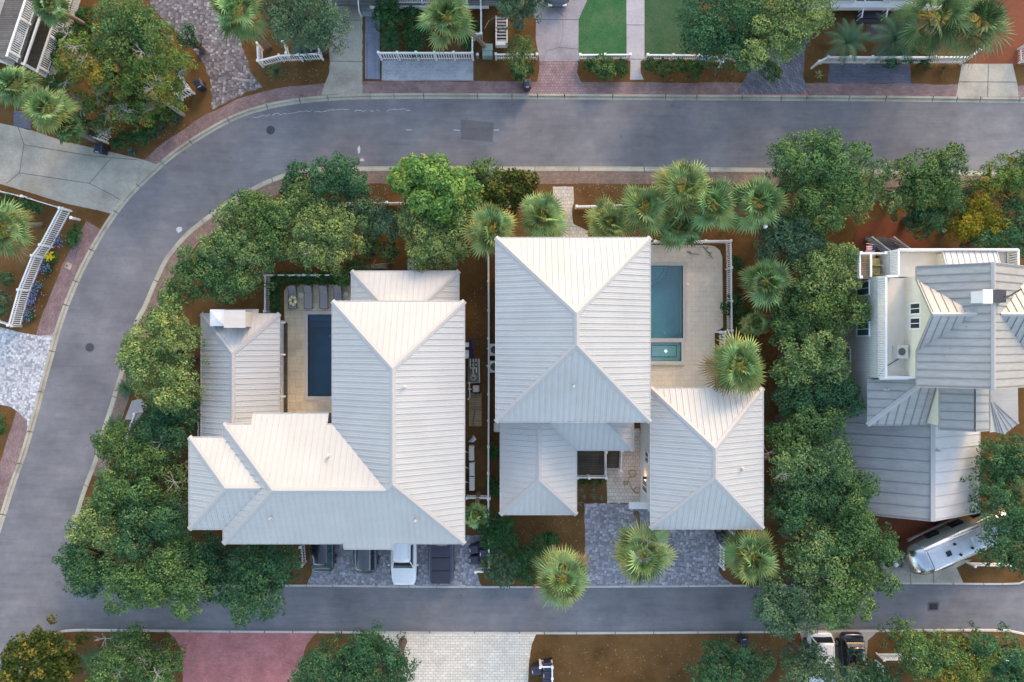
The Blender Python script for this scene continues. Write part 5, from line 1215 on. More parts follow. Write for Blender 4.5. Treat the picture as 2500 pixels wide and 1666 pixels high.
SHR = [
 ('neatly clipped tall dark green round shrub beside the blue plank walkway', [(890, 40, 34), (890, 20, 28)], 2.8, 'hedge', {}),
 ('dark green shrub row behind the long top fence, left of the pale palm', [(945, 35, 22), (950, 75, 24), (955, 108, 22), (975, 60, 20)], 1.5, 'hedge', {}),
 ('small dark shrub between the top palm and the thin white side fence', [(1080, 60, 20), (1075, 105, 16)], 1.2, 'hedge', {}),
 ('dark green hedge left of the light feathery shrub in front of the turf', [(1355, 150, 16), (1425, 155, 20), (1400, 155, 14)], 1.1, 'hedge', {}),
 ('light green feathery shrub in the middle of the hedge before the turf lawn', [(1385, 150, 26), (1395, 165, 20)], 1.6, 'oak', {}),
 ('dark green hedge along the white fence right of the cream footpath at the top', [(1495, 150, 17), (1525, 155, 20), (1560, 152, 18), (1595, 158, 22)], 1.2, 'hedge', {}),
 ('small dark hedge bush under the end of the turf fence', [(1195, 165, 20), (1215, 158, 14)], .9, 'hedge', {}),
 ('light shrub at the end of the zigzag fence by the herringbone driveway', [(1775, 165, 22), (1760, 150, 14)], 1.5, 'oak', {}),
 ('dark hedge between the lattice house and the orange tree', [(150, 90, 28), (185, 70, 28), (140, 135, 24), (195, 40, 24)], 1.6, 'hedge', {}),
 ('dark shrub below the lattice corner of the top left house', [(140, 205, 24), (120, 190, 18)], 1.4, 'hedge', {}),
 ('low dark hedge at the pavement in the top left corner lot', [(285, 320, 20), (320, 315, 20), (345, 300, 18), (265, 330, 12)], 1.0, 'hedge', {}),
 ('dark shrub patch beside the leaning lamp pole', [(380, 265, 22), (400, 250, 14), (350, 275, 18)], 1.2, 'hedge', {}),
 ('dark hedge along the white fence at the left edge', [(20, 465, 20), (60, 472, 18), (90, 480, 12), (-10, 460, 18)], 1.2, 'hedge', {}),
 ('bushy shrub around the top end of the sloping left fence', [(170, 540, 17), (165, 555, 14), (178, 523, 10)], .9, 'hedge', {}),
 ('small dark shrub inside the left fenced yard, lower one', [(12, 640, 16)], .8, 'deep', {}),
 ('grey-green shrub at the left edge above the pebble driveway', [(4, 690, 20), (5, 715, 12)], 1.0, 'blue', {}),
 ('dark shrub at the left edge below the pebble driveway', [(2, 985, 14), (0, 960, 10)], .9, 'hedge', {}),
 ('ivy hedge along the upper fence of the deep blue pool', [(640, 640, 15), (665, 641, 15), (690, 640, 15), (715, 641, 15), (740, 640, 15), (765, 641, 15), (790, 641, 15)], 1.5, 'hedge', dict(dens=3.6)),
 ('ivy hedge along the left fence of the deep blue pool', [(632, 662, 14), (633, 685, 14), (634, 708, 14), (636, 730, 11)], 1.5, 'hedge', dict(dens=3.6)),
 ('green shrub between the two houses, upper one by the side fence', [(1137, 1040, 16), (1128, 1025, 10)], 1.0, 'hedge', {}),
 ('green shrub between the two houses, lower one by the side fence', [(1133, 1115, 18), (1140, 1130, 12)], 1.0, 'hedge', {}),
 ('thick green shrub under the small fan palm between the houses', [(1120, 1200, 30), (1150, 1225, 28), (1165, 1200, 18), (1130, 1240, 26)], 1.8, 'hedge', {}),
 ('dark green shrub left of the brown mulch below the small front roof', [(1170, 1250, 26), (1200, 1280, 24), (1190, 1310, 24), (1215, 1325, 22)], 1.5, 'hedge', {}),
 ('pale speckled shrub at the lower road kerb right of the bins', [(1140, 1300, 34), (1155, 1325, 26), (1175, 1300, 20)], 1.8, 'blue', {}),
 ('rounded dark shrub above the kerbside palm of the front mulch bed', [(1250, 1255, 30), (1270, 1240, 18), (1225, 1275, 20)], 1.4, 'hedge', {}),
 ('dark green bush outside the right fence of the teal pool yard, upper', [(1693, 610, 15), (1690, 595, 10)], 1.2, 'hedge', {}),
 ('dark climbing bush over the right fence of the teal pool yard', [(1700, 720, 24), (1668, 705, 14), (1710, 750, 20), (1690, 690, 18)], 1.5, 'hedge', {}),
 ('dark bush beside the staircase of the right-hand house', [(2083, 590, 17), (2095, 605, 12)], 1.2, 'hedge', {}),
 ('dark shrub under the lowest palm by the corral fence', [(1705, 1320, 18), (1730, 1335, 16)], .9, 'hedge', {}),
 ('small dark bush in the lower left mulch bed', [(310, 1470, 18), (330, 1478, 12)], .9, 'hedge', {}),
 ('low green shrub beside the short fence right of the cream garden path', [(1425, 475, 16), (1405, 480, 12), (1385, 470, 8)], .9, 'deep', {}),
 ('dark shrub behind the dark top right palms', [(2050, 130, 26), (2090, 120, 24), (2130, 130, 20)], 1.2, 'hedge', {}),
]
for lab, lobes, top, pal, kw in SHR: shrub(lab, lobes, top, pal, **kw)
PALMS = [
 ('fan palm at the left edge of the top driveway cobbles, greyish green', 545, 22, 64, 6.5, None, .25),
 ('pale green fan palm at the top centre behind the long white picket fence', 1030, 40, 62, 5.5, (1125, 118), .45),
 ('large dark fan palm at the top right beside the dark steps', 2150, 40, 78, 6.5, None, .12),
 ('dark fan palm at the top right beside the red concrete', 2240, 55, 78, 6.5, None, .15),
 ('fan palm over the lattice balcony at the top left edge', 115, 15, 44, 5, (215, 68), .25),
 ('dark fan palm at the left edge below the balcony railing', 35, 195, 48, 5, None, .35),
 ('fan palm with yellow fronds at the top left above the concrete driveway', 110, 250, 56, 5.5, None, .8),
 ('green fan palm leaning over the left concrete driveway', 150, 290, 35, 4.5, None, .1),
 ('fan palm with visible trunk at the left edge inside the fenced yard', 10, 525, 62, 5.0, (98, 517), .55),
 ('yellowish fan palm at the upper left corner of the tall house roof', 1132, 528, 62, 6.0, None, .75),
 ('yellowish fan palm just left of the cream garden path', 1248, 498, 60, 5.6, None, .7),
 ('yellow fan palm just right of the cream garden path, smallest of the row', 1400, 512, 52, 5.2, None, .85),
 ('yellow-tipped fan palm at the roof edge in the palm row, second from the path', 1480, 478, 62, 5.8, None, .8),
 ('tall fan palm overhanging the top road brick pavement', 1568, 432, 66, 6.8, None, .75),
 ('green fan palm above the upper corner of the teal pool', 1560, 520, 52, 5.4, None, .35),
 ('bluish fan palm in the palm row above the pool yard fence', 1635, 470, 66, 6.4, None, .3),
 ('fan palm with pale bluish fronds at the right end of the road palm row', 1738, 468, 66, 6.4, None, .35),
 ('green fan palm outside the right fence of the teal pool yard', 1760, 648, 58, 5.4, None, .3),
 ('small bright yellow fan palm outside the gate of the teal pool yard', 1738, 745, 30, 3.5, None, 1.0),
 ('fan palm overhanging the corner of the two storey garage roof by the pool yard', 1700, 842, 68, 7.6, None, .7),
 ('big round yellow-green fan palm on the blue cobble parking', 1478, 1275, 69, 6.0, (1462, 1180), .8),
 ('round fan palm overhanging the lower road beside the front mulch bed', 1295, 1330, 64, 6.0, (1265, 1240), .75),
 ('yellow-green fan palm right of the blue cobble parking next to the oaks', 1728, 1278, 66, 6.0, None, .75),
]
for i, (lab, x, y, r, top, base, tint) in enumerate(PALMS): sabal(lab, x, y, r, top, base, tint, seed=i)
sabal('small fan palm with a swollen leaning trunk between the two white houses', 1092, 1182, 28, 3.2, (1100, 1135), .35, fronds=22, seed=40)
feather('sago palm at the left kerb beside the white gate fence', 272, 985, 34, .9, 24, 0, seed=3)
feather('half-hidden sago palm at the left kerb under the round oak', 292, 893, 24, .9, 22, 0, seed=5)
feather('dark sago palm with tan centre beside the blue plank walkway', 897, 92, 28, .8, 24, 0, seed=9)
feather('feathery blue-green date palm behind the top right fence, left one', 1945, 100, 50, 3.2, 17, .45, 'date_palm', seed=11)
feather('feathery blue-green date palm behind the top right fence, right one with the fuller crown', 2055, 92, 62, 3.6, 22, .5, 'date_palm', seed=12)
feather('dry grey-leaved palm drooping beside the bin corral at the top', 690, 95, 40, 2.4, 11, .9, 'drooping_palm', seed=13)
feather('dark green fan-like palmetto in the lower left mulch bed, upper one', 265, 1470, 26, .8, 16, .1, 'palmetto', seed=14)
feather('dark green palmetto in the lower left mulch bed, beside the pale-twigged oak', 215, 1515, 34, .8, 18, .3, 'palmetto', seed=15)
for i, (c, lab) in enumerate([(Z(0, 0, 1005, 1160), 'lowest near the kerb'), (Z(0, 0, 1110, 1075), 'second from the lowest'), (Z(0, 0, 1185, 1025), 'third from the lowest'), (Z(0, 0, 1245, 980), 'fourth from the lowest'), (Z(0, 0, 1355, 910), 'at the foot of the leaning pole')]):
    agave('spiky blue-green agave in the top left corner bed, '+lab, c, .5, 20, group='agaves along the corner bed')
agave('pale green tuft of long grass below the bin corral at the top', Z(1, 0, 235, 545), 1.15, 70, (.13, .21, .12), kind='grass_tuft', w_=.02)
for i, (c, lab) in enumerate([(Z(3, 0, 1300, 520), 'left one'), (Z(3, 0, 1425, 520), 'right one')]): agave('dull green strappy plant in the mulch below the top right fence, '+lab, c, .55, 18, (.09, .11, .06), group='strappy plants below the top right fence', w_=.03)
for i, (x, y, lab) in enumerate([(690, 1250, 'top left'), (780, 1250, 'top middle'), (710, 1300, 'middle left'), (790, 1300, 'centre'), (840, 1310, 'rightmost'), (680, 1350, 'lower left'), (770, 1285, 'upper centre')]):
    agave('pale thin-leaved plant in the mulch beside the paver path, '+lab, Z(2, 2, x, y), .38, 12, (.20, .22, .16), group='thin-leaved plants by the paver path', w_=.025)
for i, (x, lab) in enumerate([(700, 'left'), (770, 'middle'), (830, 'right')]): shrub('small green bush under the porch railing, '+lab+' of three', [((1200+x*.31894)/1.0625, (800+1185*.31894)/1.0625, 8)], .5, 'hedge', group='bushes under the porch railing', limbs=False)
agave('white and yellow variegated plant at the left end of the top right fence', Z(3, 0, 465, 570), .5, 16, (.42, .42, .20), kind='variegated_plant')
# blue flowering bushes along the left fence
for i, (x, y, s, lab) in enumerate([(450, 590, 22, 'highest'), (350, 800, 40, 'below the yellow flowers'), (290, 940, 36, 'middle'), (255, 1000, 26, 'just below the middle'), (235, 1070, 24, 'second lowest'), (215, 1165, 40, 'lowest')]):
    cx, cy = Z(0, 1, x, y); t = shrub('low bush with small blue flowers outside the left white fence, '+lab, [(cx/1.0625, cy/1.0625, s*.31894*1.0)], .55, 'hedge', 'flowering_bush', group='blue-flowered bushes by the left fence', limbs=False)
    p = W((cx, cy), .5); n = 45; P = np.array([[p.x+rng.normal()*.25, p.y+rng.normal()*.3, .45+rng.uniform(0, .25)] for _ in range(n)])
    leaf_mesh('flowers', P, np.tile([0, 0, 1.], (n, 1))+rng.normal(size=(n, 3))*.2, np.full(n, .10), np.tile([.24, .27, .58], (n, 1)), M['leaf'], t, 1)['kind'] = 'stuff'
cx, cy = Z(0, 1, 400, 722); t = shrub('bush with a cluster of bright yellow flowers at the left white fence', [(cx/1.0625, cy/1.0625, 12)], .6, 'hedge', 'flowering_bush', limbs=False)
p = W(Z(0, 1, 372, 713), .7); n = 60; P = np.array([[p.x+rng.normal()*.18, p.y+rng.normal()*.13, .6+rng.uniform(0, .2)] for _ in range(n)])
leaf_mesh('flowers', P, np.tile([0, 0, 1.], (n, 1))+rng.normal(size=(n, 3))*.3, np.full(n, .16), np.tile([.75, .66, .05], (n, 1)), M['leaf'], t, 1)['kind'] = 'stuff'
# ---------------- fences ----------------
def fence(label, pts, h=1.15, gap=.16, pk=.075, group=None, cat='fence', top=False, every=2.3, thick=.03, kind='picket_fence'):
    """pts: photo pixels of the foot of the fence"""
    P = [W(p, G) for p in pts]; P = [Vector((p.x, p.y, G)) for p in P]
    t = thing(kind, label, cat, tuple(P[0]), group); mb = MB(); U = Vector((0, 0, 1)); posts = [P[0]]
    for a, b in zip(P, P[1:]):
        L = (b-a).length; n = max(1, round(L/gap)); d = (b-a).normalized(); ang = math.atan2(d.y, d.x)
        for i in range(n):
            p = a.lerp(b, (i+.5)/n); mb.box((p.x, p.y, G+.08+(h-.08)/2), (pk, thick, h-.08), rot=ang)
        s = Vector((-d.y, d.x, 0))*(.035)
        for z_ in (h*.82, .25): MB().bar(a+U*z_+s, b+U*z_+s, .05, .09).build('rail', M['white'], t)
        if top: MB().bar(a+U*(h+.02), b+U*(h+.02), .11, .05).build('top_rail', M['white'], t)
        m = max(1, round(L/every)); posts += [a.lerp(b, (k+1)/m) for k in range(m)]
    mb.build('pickets', M['white'], t)
    for p in posts: MB().box((p.x, p.y, G+(h+.1)/2), (.13, .13, h+.1)).box((p.x, p.y, G+h+.13), (.19, .19, .06)).build('post', M['white'], t)
    return t
fence('long white picket fence sloping down the left edge beside the blue flowers', ZZ(0, 1, [(548, 365), (402, 640), (342, 720), (240, 975), (166, 1240)]), 1.4, .17, top=True)
fence('white fence running off the left edge above the fenced yard', ZZ(0, 1, [(545, 362), (240, 270), (0, 212), (-60, 190)]), 1.0)
fence('short white fence at the left edge above the pebble driveway', ZZ(0, 1, [(166, 1245), (0, 1200), (-60, 1185)]), 1.0)
fence('white picket corral around the two bins at the top', ZZ(1, 0, [(130, 385), (136, 515), (295, 475), (440, 470), (594, 460), (580, 345)]), 1.2, .2, top=True)
fence('short white picket divider inside the top bin corral', ZZ(1, 0, [(320, 370), (345, 455)]), 1.1)
fence('long white picket fence behind the pale parking bay at the top', ZZ(1, 0, [(1042, 462), (1742, 462), (1742, 320), (1805, 320)]), 1.4, .2, top=True, every=1.55)
fence('thin white side fence running up to the top edge beside the mulch', ZZ(1, 0, [(1808, 320), (1806, 130), (1800, 0), (1798, -60)]), 1.3, top=True)
fence('small white picket fence under the feathery tree by the road bin', ZZ(2, 0, [(35, 458), (200, 458), (345, 458)]), 1.0, .17, top=True)
fence('white fence behind the dark hedge in front of the left turf lawn', ZZ(2, 0, [(668, 462), (1045, 460)]), 1.0, .17, top=True)
fence('white fence in front of the right turf lawn, bending at the herringbone driveway', ZZ(2, 0, [(1176, 462), (1560, 465), (1750, 482), (1738, 515)]), 1.0, .17, top=True)
fence('short white fence overlapping the driveway oak at the top', ZZ(2, 0, [(1762, 455), (1860, 470)]), 1.0, .17)
fence('long white fence behind the dark parking bay at the top right', ZZ(3, 0, [(410, 525), (478, 490), (810, 490), (1280, 490), (1545, 490), (1610, 440)]), 1.3, .18, top=True)
fence('white fence at the right edge beside the red concrete', ZZ(3, 0, [(1990, 380), (1995, 485), (2100, 485)]), 1.2, .2, top=True)
fence('white garden fence below the short mulch bed, between the dark oak and the bright tree', ZZ(1, 1, [(560, 318), (900, 318), (1300, 316)]), 1.0, .14)
fence('white garden fence running behind the brown magnolia', ZZ(1, 1, [(1300, 316), (2038, 340)]), 1.0, .14)
fence('short white fence right of the cream garden path', ZZ(2, 1, [(642, 345), (1115, 335)]), 1.0, .14, top=True)
fence('white fence along the top and right of the teal pool yard', ZZ(2, 1, [(1225, 612), (1790, 608), (1795, 810), (1796, 1060), (1800, 1280)]), 1.3, .16, top=True)
fence('white gate fence at the lower right of the teal pool yard', ZZ(2, 1, [(1705, 1290), (1740, 1290), (1738, 1480)]), 1.5, .2, top=True)
p = W(Z(2, 1, 1815, 1320), 1.0); t = thing('gate_landing', 'small grey boarded landing outside the pool yard gate', 'landing', (p.x, p.y, G)); MB().box((p.x, p.y, .55), (.85, .8, .9)).build('boards', M['wood_blue'], t, fix=True)
fence('long thin white fence between the two white houses', [(1193, 620), (1194, 760), (1194, 960), (1193, 1211), (1194, 1300), (1195, 1385)], 1.1, .13, top=True, every=2.2)
fence('short white fence crossing the side yard beside the leaning palm', ZZ(1, 2, [(1700, 1283), (1868, 1285)]), 1.0, .15, top=True)
fence('white fence behind the ivy hedge of the deep blue pool', ZZ(1, 1, [(188, 1135), (190, 865), (480, 865), (805, 865)]), 1.2, .14, top=True)
fence('short white slatted fence left of the first parked car', ZZ(1, 3, [(452, 500), (462, 640)]), 1.1, .2)
fence('short white fence below the bins between the houses', ZZ(1, 3, [(1765, 690), (1860, 692)]), 1.0, .16, top=True)
fence('short white corral fence right of the blue cobble parking, lower leg', ZZ(2, 3, [(1745, 510), (1740, 660)]), 1.2, .22, top=True)
fence('short white corral fence by the garage corner, upper leg', ZZ(2, 3, [(1810, 400), (1812, 460)]), 1.2, .2, top=True)
fence('white picket corral around the bins at the bottom beside the cream driveway', ZZ(2, 3, [(368, 1395), (458, 1395), (458, 1480), (458, 1600)]), 1.2, .2, top=True)
fence('white fence at the bottom right between the dark car and the yellow oak', ZZ(3, 3, [(905, 1345), (1200, 1345), (1500, 1350), (2100, 1350)]), 1.1, .16, top=True)
fence('white fence running down to the bottom edge beside the dark car', ZZ(3, 3, [(900, 1400), (930, 1600)]), 1.1, .16)
fence('short white gate fence by the sago palm at the left road', ZZ(0, 2, [(1085, 650), (1050, 740), (1025, 830)]), 1.0, .16, top=True)
fence('short white fence behind the silver trailer', ZZ(3, 3, [(1600, 650), (1900, 655)]), .9, .16)
fence('small white slatted corral beside the lowest bin of the left driveway', ZZ(0, 0, [(770, 1085), (830, 1100), (845, 1050)]), 1.3, .2, top=True)
fence('broken white lattice corral beside the bin at the cobble driveway', ZZ(0, 0, [(1290, 600), (1400, 770), (1490, 720), (1400, 590)]), 1.2, .24, top=True)
# white rail porch on the west of the pavilion
q = W(Z(0, 2, 1515, 740), 3); t = thing('side_porch', 'small white railed porch on the road side of the pavilion', 'porch', (q.x, q.y, 0))
MB().box((q.x+.5, q.y, 1.4), (1.6, 2.4, .15)).build('boards', M['wood_grey'], t); railing(t, [(q.x-.25, q.y+1.15), (q.x-.25, q.y-1.15), (q.x+1.2, q.y-1.15)], 1.5, .95)
# slatted bench / boat rack at the top
p = W(Z(1, 0, 1958, 225), .6); t = thing('slatted_box', 'white slatted timber cover standing on mulch at the top, right of the thin side fence', 'slatted cover', (p.x, p.y, G))
mb = MB()
for i in range(8): mb.box((p.x, p.y-.9+i*.26, .62), (.8, .13, .04))
mb.build('slats', M['bay'], t); MB().box((p.x-.44, p.y, .38), (.09, 2.1, .62)).box((p.x+.44, p.y, .38), (.09, 2.1, .62)).build('side', M['white'], t); MB().box((p.x, p.y-1.15, .38), (.97, .3, .60)).build('end_panel', M['white'], t)
p = W(Z(1, 0, 1850, 390), .7); t = thing('transformer_box', 'pale green metal utility cabinet beside the long white fence at the top', 'utility cabinet', (p.x, p.y, G))
MB().box((p.x, p.y, .5), (.82, .95, .8)).build('cabinet', M['green_box'], t, bevel=.02); MB().box((p.x, p.y+.2, .92), (.86, .55, .05)).build('lid', M['green_box'], t, bevel=.01); MB().box((p.x-.22, p.y-.482, .6), (.22, .01, .12)).build('sticker', M['bin_mark'], t)
p = W(Z(1, 0, 1775, 430), .5); t = thing('utility_bollard', 'short pale green capped utility post beside the green cabinet', 'post', (p.x, p.y, G)); MB().cyl((p.x, p.y, G), .11, .75, 14).build('post', M['green_box'], t); MB().cyl((p.x, p.y, G+.75), .13, .06, 14, .08).build('cap', M['pipe'], t)
p = W(Z(0, 1, 560, 418), .9); t = thing('utility_bollard', 'short white capped post at the top end of the sloping left fence', 'post', (p.x, p.y, G)); MB().cyl((p.x, p.y, G), .11, 1.1, 14).build('post', M['pipe'], t); MB().cyl((p.x, p.y, G+1.1), .14, .05, 14, .09).build('cap', M['white'], t)
a, b = W(Z(0, 0, 1410, 885), 0), W(Z(0, 0, 1215, 750), 5.5); t = thing('lamp_pole', 'grey timber utility pole rising through the yellow-green corner tree', 'pole', (a.x, a.y, G)); MB().tube([(a.x, a.y, G), (a.x+.05, a.y-.05, 5.0)], [.16, .12], 10).build('pole', M['bark_pale'], t)
# ---------------- wheelie bins ----------------
def make_bin():
    t = thing('wheelie_bin', 'x', 'bin', (0, 0, 0)); s = MB()
    r0 = [(-.24, -.26, .06), (.24, -.26, .06), (.24, .24, .06), (-.24, .24, .06)]; r1 = [(-.30, -.34, .98), (.30, -.34, .98), (.30, .34, .98), (-.30, .34, .98)]
    s.loft([[Vector(p) for p in r0], [Vector(p) for p in r1]]); s.build('body', M['bin'], t, bevel=.02)
    l = MB().loft([[Vector((x*k, y*k+.0, z)) for x, y in ((-.33, -.38), (.33, -.38), (.33, .38), (-.33, .38))] for k, z in ((1, .98), (1, 1.03), (.82, 1.10), (.5, 1.125))])
    lo_ = l.build('lid', M['bin'], t, bevel=.012)
    MB().box((0, -.2, 1.112), (.3, .10, .02)).box((0, -.41, 1.02), (.40, .05, .03)).build('label_panel', M['bin_mark'], lo_) if False else MB().box((0, -.27, 1.098), (.26, .09, .02)).build('label_panel', M['bin_mark'], lo_)
    MB().tube([(-.28, .43, 1.0), (.28, .43, 1.0)], .022, 8).bar((-.27, .34, .97), (-.27, .43, 1.0), .03, .03).bar((.27, .34, .97), (.27, .43, 1.0), .03, .03).build('handle', M['bin'], t)
    for sx in (-1, 1): MB().tube([(sx*.24, .32, .14), (sx*.32, .32, .14)], .14, 14).build('wheel', M['rubber'], t)
    return t
BINS = [(Z(0, 0, 1520, 645), 25, 'navy wheelie bin beside the broken lattice corral at the cobble driveway', 'bins'), (Z(0, 0, 755, 1140), -10, 'navy wheelie bin standing on the edge of the left concrete driveway', 'b'),
 (Z(0, 0, 690, 1045), 15, 'navy wheelie bin on mulch just above the one on the left concrete driveway', 'b'), (Z(1, 0, 403, 395), 175, 'left navy wheelie bin inside the top white corral', 'b'), (Z(1, 0, 488, 385), 178, 'right navy wheelie bin inside the top white corral', 'b'),
 (Z(2, 0, 272, 645), 4, 'lone navy wheelie bin on the brick pavement of the top road', 'b'), (Z(1, 3, 1745, 550), -82, 'upper front navy wheelie bin between the two houses beside the black pickup', 'b'), (Z(1, 3, 1745, 632), -90, 'lower front navy wheelie bin between the two houses beside the black pickup', 'b'),
 (Z(1, 3, 1825, 580), -85, 'rear navy wheelie bin against the side fence between the houses', 'b'), (Z(2, 3, 1768, 465), 5, 'navy wheelie bin at the garage corner under the lowest palm', 'b'), (Z(2, 3, 1938, 1262), 190, 'lone navy wheelie bin on the mulch below the lower road', 'b'),
 (Z(2, 3, 342, 1478), -80, 'navy wheelie bin outside the bottom white corral on its driveway side', 'b'), (Z(2, 3, 428, 1448), -90, 'highest navy wheelie bin inside the bottom white corral', 'b'), (Z(2, 3, 428, 1512), -90, 'middle navy wheelie bin inside the bottom white corral', 'b'), (Z(2, 3, 428, 1575), -90, 'lowest navy wheelie bin in the bottom white corral, cut by the frame', 'b')]
bp = make_bin()
for i, (c, rz, lab, g) in enumerate(BINS):
    o = bp if i == 0 else copy_tree(bp); p = W(c, 1.05); spin(o, (p.x, p.y, G+.01), R(rz)); tag(o, lab, 'bin', 'navy wheelie bins')
# ---------------- vehicles ----------------
def car(name, label, px, rz, L=4.8, Wd=1.86, Hh=1.68, kind='suv', paint='paint_black', gz=.0, cat='car', glass='glass', z=G+.02, lamps=True):
    """local +Y is forward; px = photo pixel of the roof centre"""
    t = thing(name, label, cat, (0, 0, 0)); h2 = Wd/2; Lh = L/2
    sh = .98 if kind != 'pickup' else 1.08
    st = [(-Lh, .66, .42, sh-.16), (-Lh+.10, .86, .34, sh-.05), (-Lh+.5, .985, .30, sh), (-Lh*.35, 1.0, .28, sh), (Lh*.28, 1.0, .28, sh), (Lh*.42, .99, .28, sh-.02), (Lh-.55, .95, .30, sh-.10), (Lh-.14, .84, .34, sh-.22), (Lh, .62, .42, sh-.38)]
    rings = []
    for y, wf, zb_, zt in st:
        w_ = h2*wf
        rings.append([Vector(p) for p in ((-w_*.88, y, zb_), (-w_, y, zb_+.12), (-w_*1.0, y, zt-.22), (-w_*.95, y, zt-.04), (-w_*.78, y, zt+.02), (0, y, zt+.06), (w_*.78, y, zt+.02), (w_*.95, y, zt-.04), (w_, y, zt-.22), (w_, y, zb_+.12), (w_*.88, y, zb_))])
    body = MB().loft(rings).build('body', M[paint], t, smooth=False, fix=True)
    sub = body.modifiers.new('sub', 'SUBSURF'); sub.levels = 2; sub.render_levels = 2; body.data.shade_smooth()
    if kind == 'pickup': yr0, yr1, yf1, yf0 = Lh*.06, Lh*.10, Lh*.40, Lh*.58
    elif kind == 'hatch': yr0, yr1, yf1, yf0 = -Lh+.30, -Lh+.90, Lh*.14, Lh*.46
    else: yr0, yr1, yf1, yf0 = -Lh+.30, -Lh+.58, Lh*.16, Lh*.45
    wb, wt = h2*.80, h2*.64
    def gr(y0_, y1_, wf, zz, wfn=None): return [Vector((-wf, y0_, zz)), Vector((wf, y0_, zz)), Vector((wf*.94, y1_, zz)), Vector((-wf*.94, y1_, zz))]
    MB().loft([gr(yr0, yf0, wb, sh-.02), gr(yr0*.55+yr1*.45, yf0*.55+yf1*.45, wb*.55+wt*.45, (sh+Hh)/2), gr(yr1, yf1, wt, Hh-.05)]).build('windows', M[glass], t, bevel=.02)
    rr = [(yr1-.10, .86, -.035), (yr1+.12, .99, .0), ((yr1+yf1)/2, 1.0, .02), (yf1-.18, .99, .0), (yf1+.06, .88, -.035)]
    roof_ = MB().loft([[Vector(p) for p in ((-wt*k*1.04, y, Hh-.10+dz), (-wt*k*.98, y, Hh-.02+dz), (0, y, Hh+.03+dz), (wt*k*.98, y, Hh-.02+dz), (wt*k*1.04, y, Hh-.10+dz))] for y, k, dz in rr]).build('roof', M[paint], t, fix=True)
    roof_.data.shade_smooth()
    for sx in (-1, 1):
        mb = MB(); mb2 = MB(); mb3 = MB()
        mb.bar((sx*wb*.97, yf0-.02, sh), (sx*wt*.96, yf1, Hh-.06), .07, .05); mb2.bar((sx*wb*.98, yr0+.02, sh), (sx*wt*.98, yr1, Hh-.06), .10, .06); mb3.bar((sx*(wb+.01), (yr1+yf1)/2, sh), (sx*(wt+.015), (yr1+yf1)/2, Hh-.06), .06, .03)
        for m_ in (mb, mb2, mb3): m_.build('pillar', M[paint], t)
        MB().box((sx*(h2+.08), yf0-.30, sh+.06), (.20, .10, .14)).build('wing_mirror', M[paint], t, bevel=.03)
        for sy in (-Lh*.60, Lh*.62):
            w_ = MB().tube([(sx*(h2-.24), sy, .34), (sx*(h2+.01), sy, .34)], .34, 20).build('wheel', M['rubber'], t)
            MB().tube([(sx*(h2-.02), sy, .34), (sx*(h2+.025), sy, .34)], .21, 12).build('rim', M['chrome'], w_)
        MB().box((sx*h2*.62, Lh-.16, sh-.30), (.34, .22, .13)).build('headlight', M['glass_teal' if False else 'pipe'], t, bevel=.03)
        MB().box((sx*h2*.64, -Lh+.16, sh-.20), (.16, .12, .20)).build('tail_light', M['red'], t, bevel=.03)
    if kind == 'pickup':
        y0_, y1_ = -Lh+.10, yr0-.05; 
        for i in range(3):
            a, b_ = y0_+(y1_-y0_)*i/3, y0_+(y1_-y0_)*(i+1)/3
            MB().box((0, (a+b_)/2, sh+.10), (Wd*.70, b_-a-.05, .08)).build('bed_cover', M['vinyl'], t, bevel=.02)
    if kind == 'suv':
        for sx in (-1, 1): MB().tube([(sx*wt*.86, yr1+.1, Hh+.03), (sx*wt*.86, yf1-.2, Hh+.03)], .022, 6).build('roof_rail', M['chrome' if paint != 'paint_white' else 'pipe'], t)
    p = W(px, Hh if kind != 'pickup' else 1.4); spin(t, (p.x, p.y, z), R(rz)); return t
def carpx(cx, ybot, L): return (cx, ybot-L/2*31)
car('parked_car', 'black estate car seen from behind under the left house, leftmost of the four', (780, 1406-2.4*31), 0, 4.8, 1.98, 1.66, 'hatch', 'paint_black', glass='glass_teal')
car('parked_car', 'dark blue-grey estate car under the left house, second from the left and mostly hidden', (886, 1410-2.4*31), 0, 4.8, 1.98, 1.70, 'suv', 'paint_grey')
car('parked_car', 'white car facing the lower road with its windscreen showing', (981, 1443-2.75*31), 180, 5.4, 2.12, 1.80, 'suv', 'paint_white')
car('parked_pickup', 'black pickup truck with a folding bed cover, rightmost under the left house', (1076, 1431-3.1*31), 0, 6.2, 2.1, 1.88, 'pickup', 'paint_navy', cat='pickup truck')
car('parked_car', 'white car half hidden by the bluish oak at the bottom edge', (2016, 1555+2.5*31), 180, 5.0, 2.1, 1.78, 'suv', 'paint_white'); bpy.context.view_layer.update()
car('parked_car', 'black car half hidden by oaks at the bottom edge, right of the white one', (2092, 1555+2.4*31), 180, 4.8, 2.0, 1.6, 'hatch', 'paint_black')
car('parked_car', 'silver car whose rounded nose just enters the top edge on the concrete driveway', (1362, 10-2.5*31), 180, 4.8, 1.85, 1.5, 'hatch', 'paint_grey', glass='glass')
